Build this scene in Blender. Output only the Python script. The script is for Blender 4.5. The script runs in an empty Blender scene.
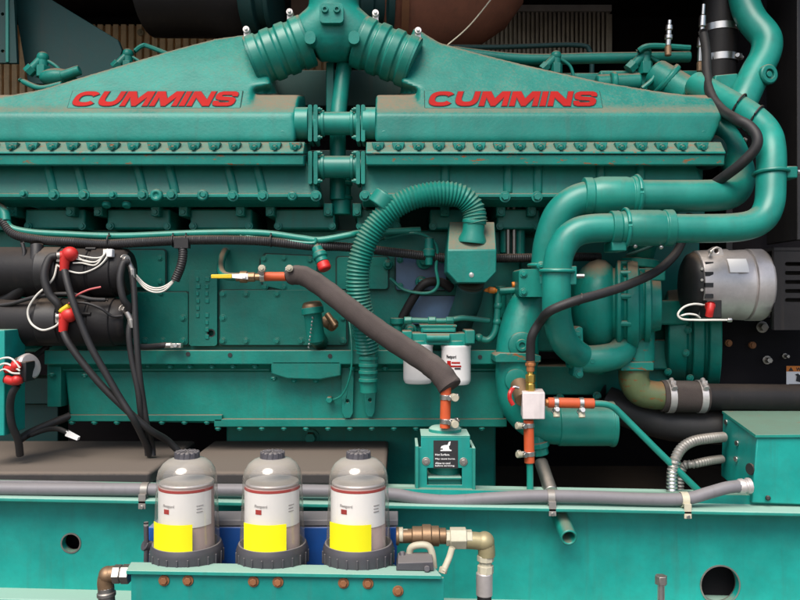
import bpy, bmesh, math, random
from mathutils import Vector, Matrix
random.seed(7)
R = math.radians
sc = bpy.context.scene
COL = sc.collection
F, D, ZC = 780.0, 2.1, 1.45          # focal length in photo pixels, camera distance, camera height

def P(px, py, Y):
    d = Y + D
    return Vector(((px-400)*d/F, Y, ZC+(300-py)*d/F))
def S(n, Y): return n*(Y+D)/F
def PL(pts, Y=None):
    return [P(p[0], p[1], p[2] if len(p) > 2 else Y) for p in pts]

# ------------------------------------------------------------------ materials
def nd(nt, t, **kw):
    n = nt.nodes.new(t)
    for k, v in kw.items(): setattr(n, k, v)
    return n
def mat(name, col, rough=0.45, metal=0.0, dust=0.0, dustcol=(0.215,0.150,0.098), var=0.18, bump=0.12, scale=60, spec=0.5, grime=0.25, lo=0.54, hi=0.80, rust=0.0, coat=0.0):
    m = bpy.data.materials.new(name); m.use_nodes = True
    nt = m.node_tree; L = nt.links
    b = nt.nodes['Principled BSDF']
    b.inputs['Metallic'].default_value = metal
    b.inputs['Specular IOR Level'].default_value = spec
    b.inputs['Coat Weight'].default_value = coat
    geo = nd(nt, 'ShaderNodeNewGeometry')
    n1 = nd(nt, 'ShaderNodeTexNoise'); n1.inputs['Scale'].default_value = 9; n1.inputs['Detail'].default_value = 6; n1.inputs['Roughness'].default_value = .65
    n2 = nd(nt, 'ShaderNodeTexNoise'); n2.inputs['Scale'].default_value = scale*2.2; n2.inputs['Detail'].default_value = 4
    L.new(geo.outputs['Position'], n1.inputs['Vector']); L.new(geo.outputs['Position'], n2.inputs['Vector'])
    hs = nd(nt, 'ShaderNodeHueSaturation'); hs.inputs['Color'].default_value = (*col, 1)
    mr = nd(nt, 'ShaderNodeMapRange'); mr.inputs['From Min'].default_value = .3; mr.inputs['From Max'].default_value = .7
    mr.inputs['To Min'].default_value = 1-var; mr.inputs['To Max'].default_value = 1+var
    L.new(n1.outputs['Fac'], mr.inputs['Value'])
    oi = nd(nt, 'ShaderNodeObjectInfo'); om = nd(nt, 'ShaderNodeMapRange'); om.inputs['To Min'].default_value = .88; om.inputs['To Max'].default_value = 1.12   # each piece was sprayed a little differently
    L.new(oi.outputs['Random'], om.inputs['Value']); mm = nd(nt, 'ShaderNodeMath', operation='MULTIPLY'); L.new(mr.outputs['Result'], mm.inputs[0]); L.new(om.outputs['Result'], mm.inputs[1])
    L.new(mm.outputs[0], hs.inputs['Value'])
    cur = hs.outputs['Color']
    if grime > 0:                       # blotchy thin dirt film
        gr = nd(nt, 'ShaderNodeMapRange'); gr.inputs['From Min'].default_value = .45; gr.inputs['From Max'].default_value = .75
        gr.inputs['To Min'].default_value = 0; gr.inputs['To Max'].default_value = grime
        n3 = nd(nt, 'ShaderNodeTexNoise'); n3.inputs['Scale'].default_value = 23; n3.inputs['Detail'].default_value = 8; n3.inputs['Roughness'].default_value = .7
        L.new(geo.outputs['Position'], n3.inputs['Vector']); L.new(n3.outputs['Fac'], gr.inputs['Value'])
        mx = nd(nt, 'ShaderNodeMix', data_type='RGBA'); L.new(gr.outputs['Result'], mx.inputs['Factor']); L.new(cur, mx.inputs['A'])
        mx.inputs['B'].default_value = (col[0]*.45+.035, col[1]*.5+.025, col[2]*.5+.018, 1)
        cur = mx.outputs['Result']
    if rust > 0:
        n4 = nd(nt, 'ShaderNodeTexNoise'); n4.inputs['Scale'].default_value = 1; n4.inputs['Detail'].default_value = 9; n4.inputs['Roughness'].default_value = .72
        m4_ = nd(nt, 'ShaderNodeMapping'); m4_.inputs['Scale'].default_value = (22, 34, 75); L.new(geo.outputs['Position'], m4_.inputs['Vector']); L.new(m4_.outputs['Vector'], n4.inputs['Vector'])
        rr = nd(nt, 'ShaderNodeMapRange'); rr.inputs['From Min'].default_value = .66-rust*.1; rr.inputs['From Max'].default_value = .70-rust*.1
        L.new(n4.outputs['Fac'], rr.inputs['Value'])
        mx = nd(nt, 'ShaderNodeMix', data_type='RGBA'); L.new(rr.outputs['Result'], mx.inputs['Factor']); L.new(cur, mx.inputs['A'])
        mx.inputs['B'].default_value = (.22,.075,.02,1); cur = mx.outputs['Result']
    if dust > 0 and metal < .5:         # faint run marks down the surface
        mp = nd(nt, 'ShaderNodeMapping'); mp.inputs['Scale'].default_value = (55, 55, 3.2); L.new(geo.outputs['Position'], mp.inputs['Vector'])
        n5 = nd(nt, 'ShaderNodeTexNoise'); n5.inputs['Scale'].default_value = 1; n5.inputs['Detail'].default_value = 5; L.new(mp.outputs['Vector'], n5.inputs['Vector'])
        sr = nd(nt, 'ShaderNodeMapRange'); sr.inputs['From Min'].default_value = .56; sr.inputs['From Max'].default_value = .74; sr.inputs['To Max'].default_value = .38
        L.new(n5.outputs['Fac'], sr.inputs['Value'])
        mx = nd(nt, 'ShaderNodeMix', data_type='RGBA'); L.new(sr.outputs['Result'], mx.inputs['Factor']); L.new(cur, mx.inputs['A'])
        mx.inputs['B'].default_value = (col[0]*.5+.03, col[1]*.55+.022, col[2]*.55+.016, 1); cur = mx.outputs['Result']
    rv = nd(nt, 'ShaderNodeMapRange'); rv.inputs['To Min'].default_value = rough-.10; rv.inputs['To Max'].default_value = rough+.14
    L.new(n1.outputs['Fac'], rv.inputs['Value']); rcur = rv.outputs['Result']
    if dust > 0:                        # dust lying on upward faces
        sx = nd(nt, 'ShaderNodeSeparateXYZ'); L.new(geo.outputs['Normal'], sx.inputs['Vector'])
        ad = nd(nt, 'ShaderNodeMath', operation='MULTIPLY_ADD'); L.new(n2.outputs['Fac'], ad.inputs[0]); ad.inputs[1].default_value = .22; L.new(sx.outputs['Z'], ad.inputs[2])
        a2 = nd(nt, 'ShaderNodeMath', operation='MULTIPLY_ADD'); L.new(n1.outputs['Fac'], a2.inputs[0]); a2.inputs[1].default_value = .22; L.new(ad.outputs[0], a2.inputs[2])
        dr = nd(nt, 'ShaderNodeMapRange'); dr.inputs['From Min'].default_value = lo+.22; dr.inputs['From Max'].default_value = hi+.22
        dr.inputs['To Max'].default_value = dust
        L.new(a2.outputs[0], dr.inputs['Value'])
        mx = nd(nt, 'ShaderNodeMix', data_type='RGBA'); L.new(dr.outputs['Result'], mx.inputs['Factor']); L.new(cur, mx.inputs['A'])
        mx.inputs['B'].default_value = (*dustcol, 1); cur = mx.outputs['Result']
        r2 = nd(nt, 'ShaderNodeMix', data_type='FLOAT'); L.new(dr.outputs['Result'], r2.inputs['Factor']); L.new(rcur, r2.inputs['A']); r2.inputs['B'].default_value = .95
        rcur = r2.outputs['Result']
    L.new(cur, b.inputs['Base Color']); L.new(rcur, b.inputs['Roughness'])
    if bump > 0:
        bp = nd(nt, 'ShaderNodeBump'); bp.inputs['Strength'].default_value = bump; bp.inputs['Distance'].default_value = .002
        L.new(n2.outputs['Fac'], bp.inputs['Height']); L.new(bp.outputs['Normal'], b.inputs['Normal'])
    return m

GRN = (0.004, 0.190, 0.152)
M = {}
M['green'] = mat('engine_green_paint', GRN, .40, dust=.9, rust=.0, spec=.38, bump=.22, grime=.34)
M['greenr'] = mat('engine_green_paint_chipped', GRN, .40, dust=.85, rust=.75, spec=.38, bump=.22, grime=.34)
M['pipe'] = mat('green_pipe_paint', (0.008,.215,.170), .36, dust=.7, lo=.62, hi=1.0, bump=.05, grime=.15)
M['beam'] = mat('beam_green_paint', (0.006,.285,.245), .42, dust=.75, dustcol=(.22,.27,.20), bump=.10)
M['pale'] = mat('skylit_dusty_pale_green_paint', (0.012,.25,.20), .5, dust=.9, dustcol=(.31,.47,.39), bump=.1, lo=.3, hi=.7)  # upward faces paler: dust plus sky brightness put into the colour
M['hosegreen'] = mat('green_painted_rubber', (0.010,.21,.162), .32, dust=.35, bump=.05, grime=.12)
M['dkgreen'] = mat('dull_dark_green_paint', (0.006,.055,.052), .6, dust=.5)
M['black'] = mat('black_plastic', (0.016,.015,.016), .5, dust=.35, grime=.1, bump=.08)
M['blackdusty'] = mat('dusty_black_paint', (0.012,.011,.012), .55, dust=.55, dustcol=(.085,.063,.048), grime=.06, spec=.3, lo=.5, hi=1.0)
M['cable'] = mat('black_cable_rubber', (0.017,.016,.017), .55, dust=.3, grime=.1, dustcol=(.08,.065,.055), bump=.06)
M['foam'] = mat('grey_brown_foam', (0.070,.056,.052), .9, dust=.5, dustcol=(.15,.125,.11), bump=.5, scale=260, spec=.2)
M['conduit'] = mat('grey_conduit', (0.165,.158,.17), .5, dust=.3, dustcol=(.24,.21,.19), bump=.04, grime=.12, var=.08)
M['steel'] = mat('zinc_steel', (0.62,.60,.57), .32, metal=1, dust=.2, bump=.05, grime=.3)
M['dsteel'] = mat('dull_steel', (0.42,.39,.36), .45, metal=1, dust=.3, bump=.08, grime=.4)
M['alu'] = mat('cast_aluminium', (0.66,.61,.59), .42, metal=.55, dust=.3, bump=.15, grime=.35)
M['flex'] = mat('grey_flexible_conduit', (0.30,.285,.265), .45, metal=.4, dust=.3, grime=.3, bump=.05)
M['block'] = mat('white_painted_block', (0.66,.58,.57), .45, dust=.2, bump=.05, grime=.1)
M['brass'] = mat('brass', (0.62,.42,.10), .3, metal=.9, grime=.2, bump=.05)
M['bronze'] = mat('old_bronze', (0.30,.19,.11), .45, metal=.7, grime=.4, dust=.3)
M['cream'] = mat('cream_painted_fitting', (0.52,.48,.36), .5, dust=.2, grime=.4)
M['red'] = mat('red_rubber', (0.55,.022,.018), .4, bump=.04, grime=.08, var=.08)
M['redlogo'] = mat('red_lettering', (0.36,.012,.010), .6, bump=.04, grime=0, var=.12, spec=.12)
M['orange'] = mat('orange_red_silicone', (0.55,.085,.022), .55, bump=.06, grime=.25, dust=.2)
M['orangeb'] = mat('orange_plastic', (0.70,.20,.02), .5, grime=.05)
M['rusty'] = mat('rusty_metal', (0.27,.105,.04), .75, grime=.5, dust=.3)
M['yellow'] = mat('yellow_sticker', (0.88,.80,.0), .55, bump=0, grime=.0, var=.03)
M['yellowd'] = mat('yellow_lever', (0.75,.52,.02), .45, grime=.1)
M['white'] = mat('white_filter_paint', (0.80,.77,.76), .35, bump=.03, grime=.06, var=.04)
M['label'] = mat('white_paper_label', (0.86,.84,.83), .5, bump=0, grime=.02, var=.03)
M['wire'] = mat('white_wire', (0.72,.69,.62), .5, bump=0, grime=.05)
M['pink'] = mat('pink_wire', (0.6,.12,.12), .5, bump=0, grime=.05)
M['blue'] = mat('blue_filter_head_paint', (0.008,.085,.36), .4, dust=.7, dustcol=(.26,.26,.28), bump=.06)
M['collar'] = mat('grey_black_plastic_collar', (0.060,.056,.066), .5, dust=.75, dustcol=(.20,.18,.17), bump=.05, lo=.5)
M['print'] = mat('black_print', (0.02,.02,.022), .6, bump=0, grime=0)
M['greyprint'] = mat('grey_print', (0.35,.33,.33), .6, bump=0, grime=0)
M['box'] = mat('dusty_battery_box', (0.035,.030,.030), .7, dust=.97, dustcol=(.152,.122,.098), lo=.2, hi=.6, bump=.2)
M['ribwall'] = mat('brown_ribbed_panel', (0.85,.64,.42), .8, dust=.2, grime=.4)
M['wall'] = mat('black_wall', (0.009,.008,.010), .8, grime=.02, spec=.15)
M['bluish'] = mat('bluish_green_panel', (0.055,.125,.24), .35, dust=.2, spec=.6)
M['lid'] = mat('dusty_box_lid', (0.008,.23,.18), .5, dust=.62, dustcol=(.20,.20,.14), lo=.3, hi=.8, grime=.4, rust=.4)
M['wrap'] = mat('brown_exhaust_wrap', (0.25,.090,.050), .8, dust=.4, dustcol=(.12,.07,.05), bump=.5, scale=150)
M['element'] = mat('pinkish_filter_paper', (0.50,.36,.34), .8, grime=.1)
M['floor'] = mat('dirty_steel_floor', (0.10,.08,.065), .85, grime=.4, dust=.5)
M['ground'] = mat('asphalt_yard', (0.06,.058,.056), .9, grime=.3)
M['copper'] = mat('copper_ring', (0.45,.17,.06), .45, metal=.5, grime=.3)
M['plateseam'] = mat('dark_gasket', (0.006,.045,.038), .7, grime=.1)

def glassy():
    m = bpy.data.materials.new('clear_dusty_bowl'); m.use_nodes = True
    nt = m.node_tree; L = nt.links
    for n in list(nt.nodes): nt.nodes.remove(n)
    out = nd(nt, 'ShaderNodeOutputMaterial'); tr = nd(nt, 'ShaderNodeBsdfTransparent'); tr.inputs['Color'].default_value = (.98,.97,.95,1)
    gl = nd(nt, 'ShaderNodeBsdfGlossy'); gl.inputs['Roughness'].default_value = .06
    df = nd(nt, 'ShaderNodeBsdfDiffuse'); df.inputs['Color'].default_value = (.46,.425,.37,1)
    lw = nd(nt, 'ShaderNodeLayerWeight'); lw.inputs['Blend'].default_value = .5
    pw = nd(nt, 'ShaderNodeMath', operation='POWER'); L.new(lw.outputs['Facing'], pw.inputs[0]); pw.inputs[1].default_value = 4
    fr = nd(nt, 'ShaderNodeMath', operation='MULTIPLY_ADD'); L.new(pw.outputs[0], fr.inputs[0]); fr.inputs[1].default_value = .6; fr.inputs[2].default_value = .07
    geo = nd(nt, 'ShaderNodeNewGeometry'); sx = nd(nt, 'ShaderNodeSeparateXYZ'); L.new(geo.outputs['Normal'], sx.inputs['Vector'])
    mr = nd(nt, 'ShaderNodeMapRange'); mr.inputs['From Min'].default_value = .05; mr.inputs['From Max'].default_value = .8
    mr.inputs['To Min'].default_value = .07; mr.inputs['To Max'].default_value = .64; L.new(sx.outputs['Z'], mr.inputs['Value'])
    m1 = nd(nt, 'ShaderNodeMixShader'); p3 = nd(nt, 'ShaderNodeMath', operation='POWER'); L.new(lw.outputs['Facing'], p3.inputs[0]); p3.inputs[1].default_value = 3
    ma = nd(nt, 'ShaderNodeMath', operation='MULTIPLY_ADD'); L.new(p3.outputs[0], ma.inputs[0]); ma.inputs[1].default_value = .35; L.new(mr.outputs['Result'], ma.inputs[2])
    L.new(ma.outputs[0], m1.inputs[0]); L.new(tr.outputs[0], m1.inputs[1]); L.new(df.outputs[0], m1.inputs[2])
    m2 = nd(nt, 'ShaderNodeMixShader'); L.new(fr.outputs[0], m2.inputs[0]); L.new(m1.outputs[0], m2.inputs[1]); L.new(gl.outputs[0], m2.inputs[2])
    L.new(m2.outputs[0], out.inputs['Surface'])
    return m
M['bowl'] = glassy()

# ------------------------------------------------------------------ mesh builder
WLOC = {}
def frame(ax):
    ax = ax.normalized()
    u = Vector((0,0,1)) if abs(ax.z) < .9 else Vector((0,-1,0))
    s = ax.cross(u).normalized(); t = s.cross(ax).normalized()
    return s, t
def catmull(pts, n=6):
    out = []
    m = len(pts)
    for i in range(m-1):
        p0 = pts[i-1] if i > 0 else pts[i]*2-pts[i+1]
        p1, p2 = pts[i], pts[i+1]
        p3 = pts[i+2] if i+2 < m else pts[i+1]*2-pts[i]
        for k in range(n):
            t = k/n
            out.append(.5*((2*p1)+(p2-p0)*t+(2*p0-5*p1+4*p2-p3)*t*t+(3*p1-p0-3*p2+p3)*t**3))
    out.append(pts[-1]); return out
def resample(pts, step):
    out = [pts[0]]; acc = 0
    for a, b in zip(pts, pts[1:]):
        l = (b-a).length
        if l < 1e-9: continue
        t = step-acc
        while t <= l:
            out.append(a.lerp(b, t/l)); t += step
        acc = l-(t-step)
    return out

class MB:
    def __init__(s): s.bm = bmesh.new()
    def verts(s, vs): return [s.bm.verts.new(v) for v in vs]
    def hexa(s, p):     # p: 4 front (ccw) then 4 back
        v = s.verts(p)
        for f in ((0,1,2,3),(7,6,5,4),(0,4,5,1),(1,5,6,2),(2,6,7,3),(3,7,4,0)): s.bm.faces.new([v[i] for i in f])
        return s
    def box(s, a, b):
        x0,y0,z0 = a; x1,y1,z1 = b
        return s.hexa([Vector(q) for q in ((x0,y0,z0),(x1,y0,z0),(x1,y0,z1),(x0,y0,z1),(x0,y1,z0),(x1,y1,z0),(x1,y1,z1),(x0,y1,z1))])
    def pbox(s, x0, y0, x1, y1, Y0, Y1):   # pixel rectangle at depth Y0, reaching back to Y1
        a = P(x0, y1, Y0); b = P(x1, y0, Y0)
        return s.box((a.x, Y0, a.z), (b.x, Y1, b.z))
    def loft(s, rings, caps=True, close=True):
        rv = [s.verts(r) for r in rings]; n = len(rings[0])
        for a, b in zip(rv, rv[1:]):
            for i in range(n if close else n-1):
                j = (i+1) % n
                s.bm.faces.new((a[i], a[j], b[j], b[i]))
        if caps:
            s.bm.faces.new(rv[0][::-1]); s.bm.faces.new(rv[-1])
        return s
    def prism(s, poly, Y0, Y1):     # pixel polygon at Y0 extruded straight back
        a = PL(poly, Y0); b = [Vector((p.x, p.y+(Y1-Y0), p.z)) for p in a]
        return s.loft([a, b])
    def xprism(s, px0, px1, prof, Yr=0.0, px0b=None, px1b=None):   # (py,Y) profile run along X
        x0 = P(px0, 0, Yr).x; x1 = P(px1, 0, Yr).x
        r = [P(400, py, Y) for py, Y in prof]
        return s.loft([[Vector((x0, p.y, p.z)) for p in r], [Vector((x1, p.y, p.z)) for p in r]])
    def cyl(s, p0, p1, r0, r1=None, seg=20, caps=True):
        r1 = r0 if r1 is None else r1
        a, b = frame(p1-p0)
        return s.loft([[p+(a*math.cos(k*2*math.pi/seg)+b*math.sin(k*2*math.pi/seg))*r for k in range(seg)] for p, r in ((p0, r0), (p1, r1))], caps)
    def lathe(s, o, ax, prof, seg=28, caps=True):
        ax = ax.normalized(); a, b = frame(ax)
        return s.loft([[o+ax*h+(a*math.cos(k*2*math.pi/seg)+b*math.sin(k*2*math.pi/seg))*max(r,1e-4) for k in range(seg)] for h, r in prof], caps)
    def tube(s, pts, r, seg=14, n=6, smooth=True, rings=None):
        if smooth: pts = catmull(pts, n)
        m = len(pts); T = []
        for i in range(m):
            T.append((pts[min(i+1,m-1)]-pts[max(i-1,0)]).normalized())
        a, b = frame(T[0]); out = []
        for i in range(m):
            if i:
                a = (a-T[i]*a.dot(T[i])).normalized(); b = T[i].cross(a)
            rr = r(i/(m-1), i) if callable(r) else r
            out.append([pts[i]+(a*math.cos(k*2*math.pi/seg)+b*math.sin(k*2*math.pi/seg))*rr for k in range(seg)])
        return s.loft(out)
    def corr(s, pts, r, pitch, depth, seg=18):     # corrugated hose
        q = resample(catmull(pts, 16), pitch/4)
        return s.tube(q, lambda t, i: r-depth*(1, .55, 0, .55)[i % 4]*1.0, seg=seg, smooth=False)
    def sphere(s, c, r, u=18, v=10, sc_=(1,1,1)):
        mt = Matrix.Translation(c) @ Matrix.Diagonal((sc_[0]*r, sc_[1]*r, sc_[2]*r, 1))
        bmesh.ops.create_uvsphere(s.bm, u_segments=u, v_segments=v, radius=1, matrix=mt); return s
    def bolt(s, p, ax, r, h=None, washer=True, seg=6):
        h = h or r*.75; ax = ax.normalized()
        if washer: s.cyl(p-ax*.004, p+ax*r*.22, r*1.42, seg=14)
        s.cyl(p, p+ax*h, r, r*.93, seg=seg); return s
    def plate(s, loops, Y, th, mtx=None):      # pixel outline with holes -> plate of thickness th (front face at Y)
        cu = bpy.data.curves.new('tmp', 'CURVE'); cu.dimensions = '2D'; cu.fill_mode = 'BOTH'; cu.extrude = th/2
        for lp in loops:
            q = PL(lp, Y); sp = cu.splines.new('POLY'); sp.points.add(len(q)-1)
            for k, v in enumerate(q): sp.points[k].co = (v.x, v.z, 0, 1)
            sp.use_cyclic_u = True
        s.addcurve(cu, Matrix.Translation((0, Y+th/2, 0)) @ Matrix.Rotation(R(90), 4, 'X')); return s
    def addcurve(s, cu, mtx, fn=None):
        ob = bpy.data.objects.new('tmp', cu); me = bpy.data.meshes.new_from_object(ob)
        tb = bmesh.new(); tb.from_mesh(me)
        bmesh.ops.remove_doubles(tb, verts=tb.verts[:], dist=1e-6)
        for v in tb.verts: v.co = fn(v.co) if fn else mtx @ v.co
        tb.to_mesh(me); tb.free(); s.bm.from_mesh(me)
        bpy.data.objects.remove(ob); bpy.data.curves.remove(cu); bpy.data.meshes.remove(me)
    def text(s, body, h, mtx, ext=.0006, off=0.0, xs=1.0, shear=0.0, width=None, fn=None, space=1.0):
        cu = bpy.data.curves.new('tmp', 'FONT'); cu.body = body; cu.size = 1; cu.offset = off; cu.shear = shear; cu.extrude = ext/h; cu.space_character = space
        cu.resolution_u = 5
        ob = bpy.data.objects.new('tmp', cu); me = bpy.data.meshes.new_from_object(ob)
        xs0 = [v.co.x for v in me.vertices]; ys0 = [v.co.y for v in me.vertices]
        if not xs0: return s
        k = h/(max(ys0)-min(ys0)) if h else 1
        kx = (width/(max(xs0)-min(xs0))) if width else k*xs
        x_, y_ = min(xs0), min(ys0)
        for v in me.vertices:
            c = Vector(((v.co.x-x_)*kx, (v.co.y-y_)*k, v.co.z*h))
            v.co = fn(c) if fn else mtx @ c
        s.bm.from_mesh(me)
        bpy.data.objects.remove(ob); bpy.data.curves.remove(cu); bpy.data.meshes.remove(me)
        return s
    def split(s, name, m, parent, bevel=.0025, gap=.0005, **kw):   # one object per separate piece
        bm = s.bm; bm.verts.index_update(); seen = set(); isl = []
        for v0 in bm.verts:
            if v0 in seen: continue
            st = [v0]; seen.add(v0); comp = []
            while st:
                v = st.pop(); comp.append(v)
                for e_ in v.link_edges:
                    w_ = e_.other_vert(v)
                    if w_ not in seen: seen.add(w_); st.append(w_)
            lo = [min(v.co[i] for v in comp)-gap for i in range(3)]; hi = [max(v.co[i] for v in comp)+gap for i in range(3)]
            isl.append([comp, lo, hi])
        merged = True
        while merged:
            merged = False
            for a_ in range(len(isl)):
                for c_ in range(len(isl)-1, a_, -1):
                    A_, C_ = isl[a_], isl[c_]
                    if all(A_[1][i] <= C_[2][i] and C_[1][i] <= A_[2][i] for i in range(3)):
                        A_[0] += C_[0]; A_[1] = [min(p, q) for p, q in zip(A_[1], C_[1])]; A_[2] = [max(p, q) for p, q in zip(A_[2], C_[2])]
                        isl.pop(c_); merged = True
        out = []
        for comp, lo, hi in isl:
            mb = MB(); mp = {v: mb.bm.verts.new(v.co) for v in comp}
            for f in {f for v in comp for f in v.link_faces}: mb.bm.faces.new([mp[v] for v in f.verts])
            out.append(mb.build(name, m, parent, bevel=bevel, **kw))
        bm.free(); return out[0]
    def build(s, name, m, parent=None, bevel=.0025, ang=38, remesh=0, sm=0, seg=2, recalc=True):
        bm = s.bm
        if recalc: bmesh.ops.recalc_face_normals(bm, faces=bm.faces)
        lo = Vector([min(v.co[i] for v in bm.verts) for i in range(3)]); hi = Vector([max(v.co[i] for v in bm.verts) for i in range(3)])
        c = (lo+hi)/2
        if parent is None: c.z = lo.z
        for v in bm.verts: v.co -= c
        for f in bm.faces: f.smooth = True
        me = bpy.data.meshes.new(name); bm.to_mesh(me); bm.free()
        me.set_sharp_from_angle(angle=R(ang))
        me.materials.append(M[m] if isinstance(m, str) else m)
        o = bpy.data.objects.new(name, me); COL.objects.link(o)
        if parent:
            o.parent = parent; o.location = c-WLOC[parent.name]
        else: o.location = c
        WLOC[o.name] = c
        if remesh:
            r = o.modifiers.new('remesh', 'REMESH'); r.mode = 'VOXEL'; r.voxel_size = remesh; r.use_smooth_shade = True
            if sm:
                q = o.modifiers.new('smooth', 'SMOOTH'); q.iterations = sm; q.factor = .5
        elif bevel:
            b = o.modifiers.new('bevel', 'BEVEL'); b.width = bevel; b.segments = seg; b.limit_method = 'ANGLE'; b.angle_limit = R(40); b.use_clamp_overlap = True
        return o
def thing(name, label, cat, loc, group=None):
    o = bpy.data.objects.new(name, None); COL.objects.link(o); o.empty_display_size = .05
    o.location = loc; WLOC[o.name] = Vector(loc); tag(o, label, cat, group); return o
def tag(o, label, cat, group=None):
    o['label'] = label; o['category'] = cat
    if group: o['group'] = group
    return o
def struct(o): o['kind'] = 'structure'; return o
def put(o, loc, parent, rot=None):      # copy of a finished part placed at a world point
    c = o.copy(); COL.objects.link(c); c.parent = parent; c.location = Vector(loc)-WLOC[parent.name]
    if rot: c.rotation_euler = rot
    WLOC[c.name] = Vector(loc); return c
def circ(cx, cy, r, n=28, ry=None):
    return [(cx+r*math.cos(k*2*math.pi/n), cy+(ry or r)*math.sin(k*2*math.pi/n)) for k in range(n)]
def rrect(x0, y0, x1, y1, r=3, n=4):
    out = []
    for cx, cy, a0 in ((x1-r,y1-r,0),(x0+r,y1-r,90),(x0+r,y0+r,180),(x1-r,y0+r,270)):
        for k in range(n+1):
            a = R(a0+90*k/n); out.append((cx+r*math.cos(a), cy+r*math.sin(a)))
    return out
FRONT = Vector((0,-1,0)); UP = Vector((0,0,1)); XX = Vector((1,0,0))
def bolts(name, m, parent, spots, Y, rpx, ax=FRONT, h=None, washer=True):
    b0 = None
    for k, q in enumerate(spots):
        p = P(q[0], q[1], q[2] if len(q) > 2 else Y)
        if b0 is None:
            b = MB(); b.bolt(p, ax, S(rpx, Y), h, washer); b0 = b.build(name, m, parent, bevel=.0008)
            off = WLOC[b0.name]-p
        else:
            put(b0, p+off, parent, (0,random.uniform(0,1.05),0) if ax == FRONT else None)
def clampring(parent, c, ax, r, w=.012, screw=FRONT, m='steel', sp=True):
    b = MB(); ax = ax.normalized()
    b.lathe(c-ax*w/2, ax, [(0, r), (0, r+.0018), (w, r+.0018), (w, r)], 24, False)
    if sp:
        t = ax.cross(screw).normalized(); p = c+screw*(r+.006)
        b.cyl(p-t*.016, p+t*.016, .0065, seg=10); b.cyl(p+t*.016, p+t*.022, .0085, seg=6); b.box(p-Vector((.007,.006,.007)), p+Vector((.007,.006,.007)))
    return b.build('hose_clamp', m, parent, bevel=.0006)

# ================================================================== SETTING
b = MB(); b.box((-40,-40,-.05), (40,40,0)); struct(b.build('ground', 'ground', bevel=0))
FZ = ZC-345*1.78/F
b = MB(); b.box((-3.2,-.42,FZ-.06), (3.2,2.2,FZ)); struct(b.build('floor', 'floor', bevel=0))
b = MB(); b.box((-3.2,-.45,.002), (3.2,2.2,FZ-.062)); tag(b.build('trailer_bed', 'wall', bevel=0), 'dark trailer bed carrying the generator set', 'trailer')
e = thing('enclosure', 'dark enclosure with brown ribbed back wall behind the engine', 'enclosure', (0,1.5,FZ))
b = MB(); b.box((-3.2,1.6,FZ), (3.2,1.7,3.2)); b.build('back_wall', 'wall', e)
b = MB(); b.box((-3.2,-.10,2.79), (3.2,1.6,2.87)); b.build('shade_roof', 'wall', e)  # out-of-view slab, added and sized to keep sky light off the engine
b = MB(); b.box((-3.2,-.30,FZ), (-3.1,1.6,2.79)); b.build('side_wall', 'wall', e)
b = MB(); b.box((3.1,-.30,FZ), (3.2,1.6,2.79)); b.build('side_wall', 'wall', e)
# ribbed panel
b = MB(); x = -90.0
z0 = P(0,115,1.5).z; z1 = P(0,24,1.5).z
while x < 330:
    a = P(x,0,1.5).x; c = P(x+5.6,0,1.5).x
    b.box((a,1.5,z0), (c,1.53,z1)); x += 7.8
a = P(-90,0,1.53).x; c = P(330,0,1.53).x; b.box((a,1.528,z0), (c,1.56,z1+.002))
rp = b.build('ribbed_panel', 'ribwall', e, bevel=.003)
b = MB(); p = P(141,33,1.495); b.cyl(p, p-Vector((0,.012,0)), S(3.4,1.5)); b.cyl(p-Vector((0,.012,0)), p-Vector((0,.02,0)), S(1.5,1.5)); b.build('washer', 'cream', e)
b = MB(); x = 430.0
z0b = P(0,60,1.45).z; z1b = P(0,12,1.45).z
while x < 610:
    a = P(x,0,1.45).x; c = P(x+2.6,0,1.45).x; b.box((a,1.45,z0b), (c,1.48,z1b)); x += 4.4
a = P(428,0,1.48).x; c = P(612,0,1.48).x; b.box((a,1.478,z0b), (c,1.5,z1b+.002)); b.build('grille_panel', 'dsteel', e, bevel=.001)
b = MB(); b.pbox(428,-30,612,11,1.44,1.5); b.build('panel_cap', 'greyprint', e)
b = MB(); b.pbox(281,-20,313,18,1.2,1.3); b.build('insulation_pad', 'element', e)

# ================================================================== SKID BEAM
YB = -.22; YF = -.288; sl = math.tan(R(.75))
bt = thing('skid_beam', 'green steel beam along the front of the generator base with two round holes', 'steel beam', (0,YB,FZ))
def bz(px, py, Y): return P(px, py+ (px-400)*.019, Y)
def beambox(y_top, y_bot, Y0, Y1, Yr):
    L_, R_ = -260, 1060
    b = MB(); q = []
    for Y in (Y0, Y1):
        for (px, py) in ((L_, y_bot), (R_, y_bot), (R_, y_top), (L_, y_top)):
            v = bz(px, py, Yr); q.append(Vector((v.x, Y, v.z)))
    return b.hexa(q)
beambox(505, 509.5, YF, -.08, YF).build('top_flange', 'pale', bt, bevel=.003)
b = MB()
wl = [(-200, 478), (1000, 500), (1000, 622), (-200, 622)]
b.plate([wl, circ(71,543,9,32,9), circ(720,585,19,40,19)], YB, .02)
b.build('web', 'beam', bt, bevel=0)
q = []; b = MB()
zz = bz(0, 587, YB)
for Y in (YF, -.08):
    for (px, dz) in ((-260, -.018), (1060, -.018), (1060, 0), (-260, 0)):
        v = P(px, 597+(px-400)*.0235, YB); q.append(Vector((v.x, Y, v.z+dz)))
b.hexa(q).build('bottom_flange', 'pale', bt, bevel=.003)
for cx, cy, r in ((71,543,9),(720,585,19)):
    b = MB(); c = P(cx,cy,YB); rr = S(r,YB); b.lathe(c+Vector((0,-.002,0)), Vector((0,1,0)), [(0,rr-.0005),(0,rr+.003),(.003,rr+.003),(.024,rr-.0005)], 36, False); b.build('hole_rim', 'dsteel', bt, bevel=0)
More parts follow.
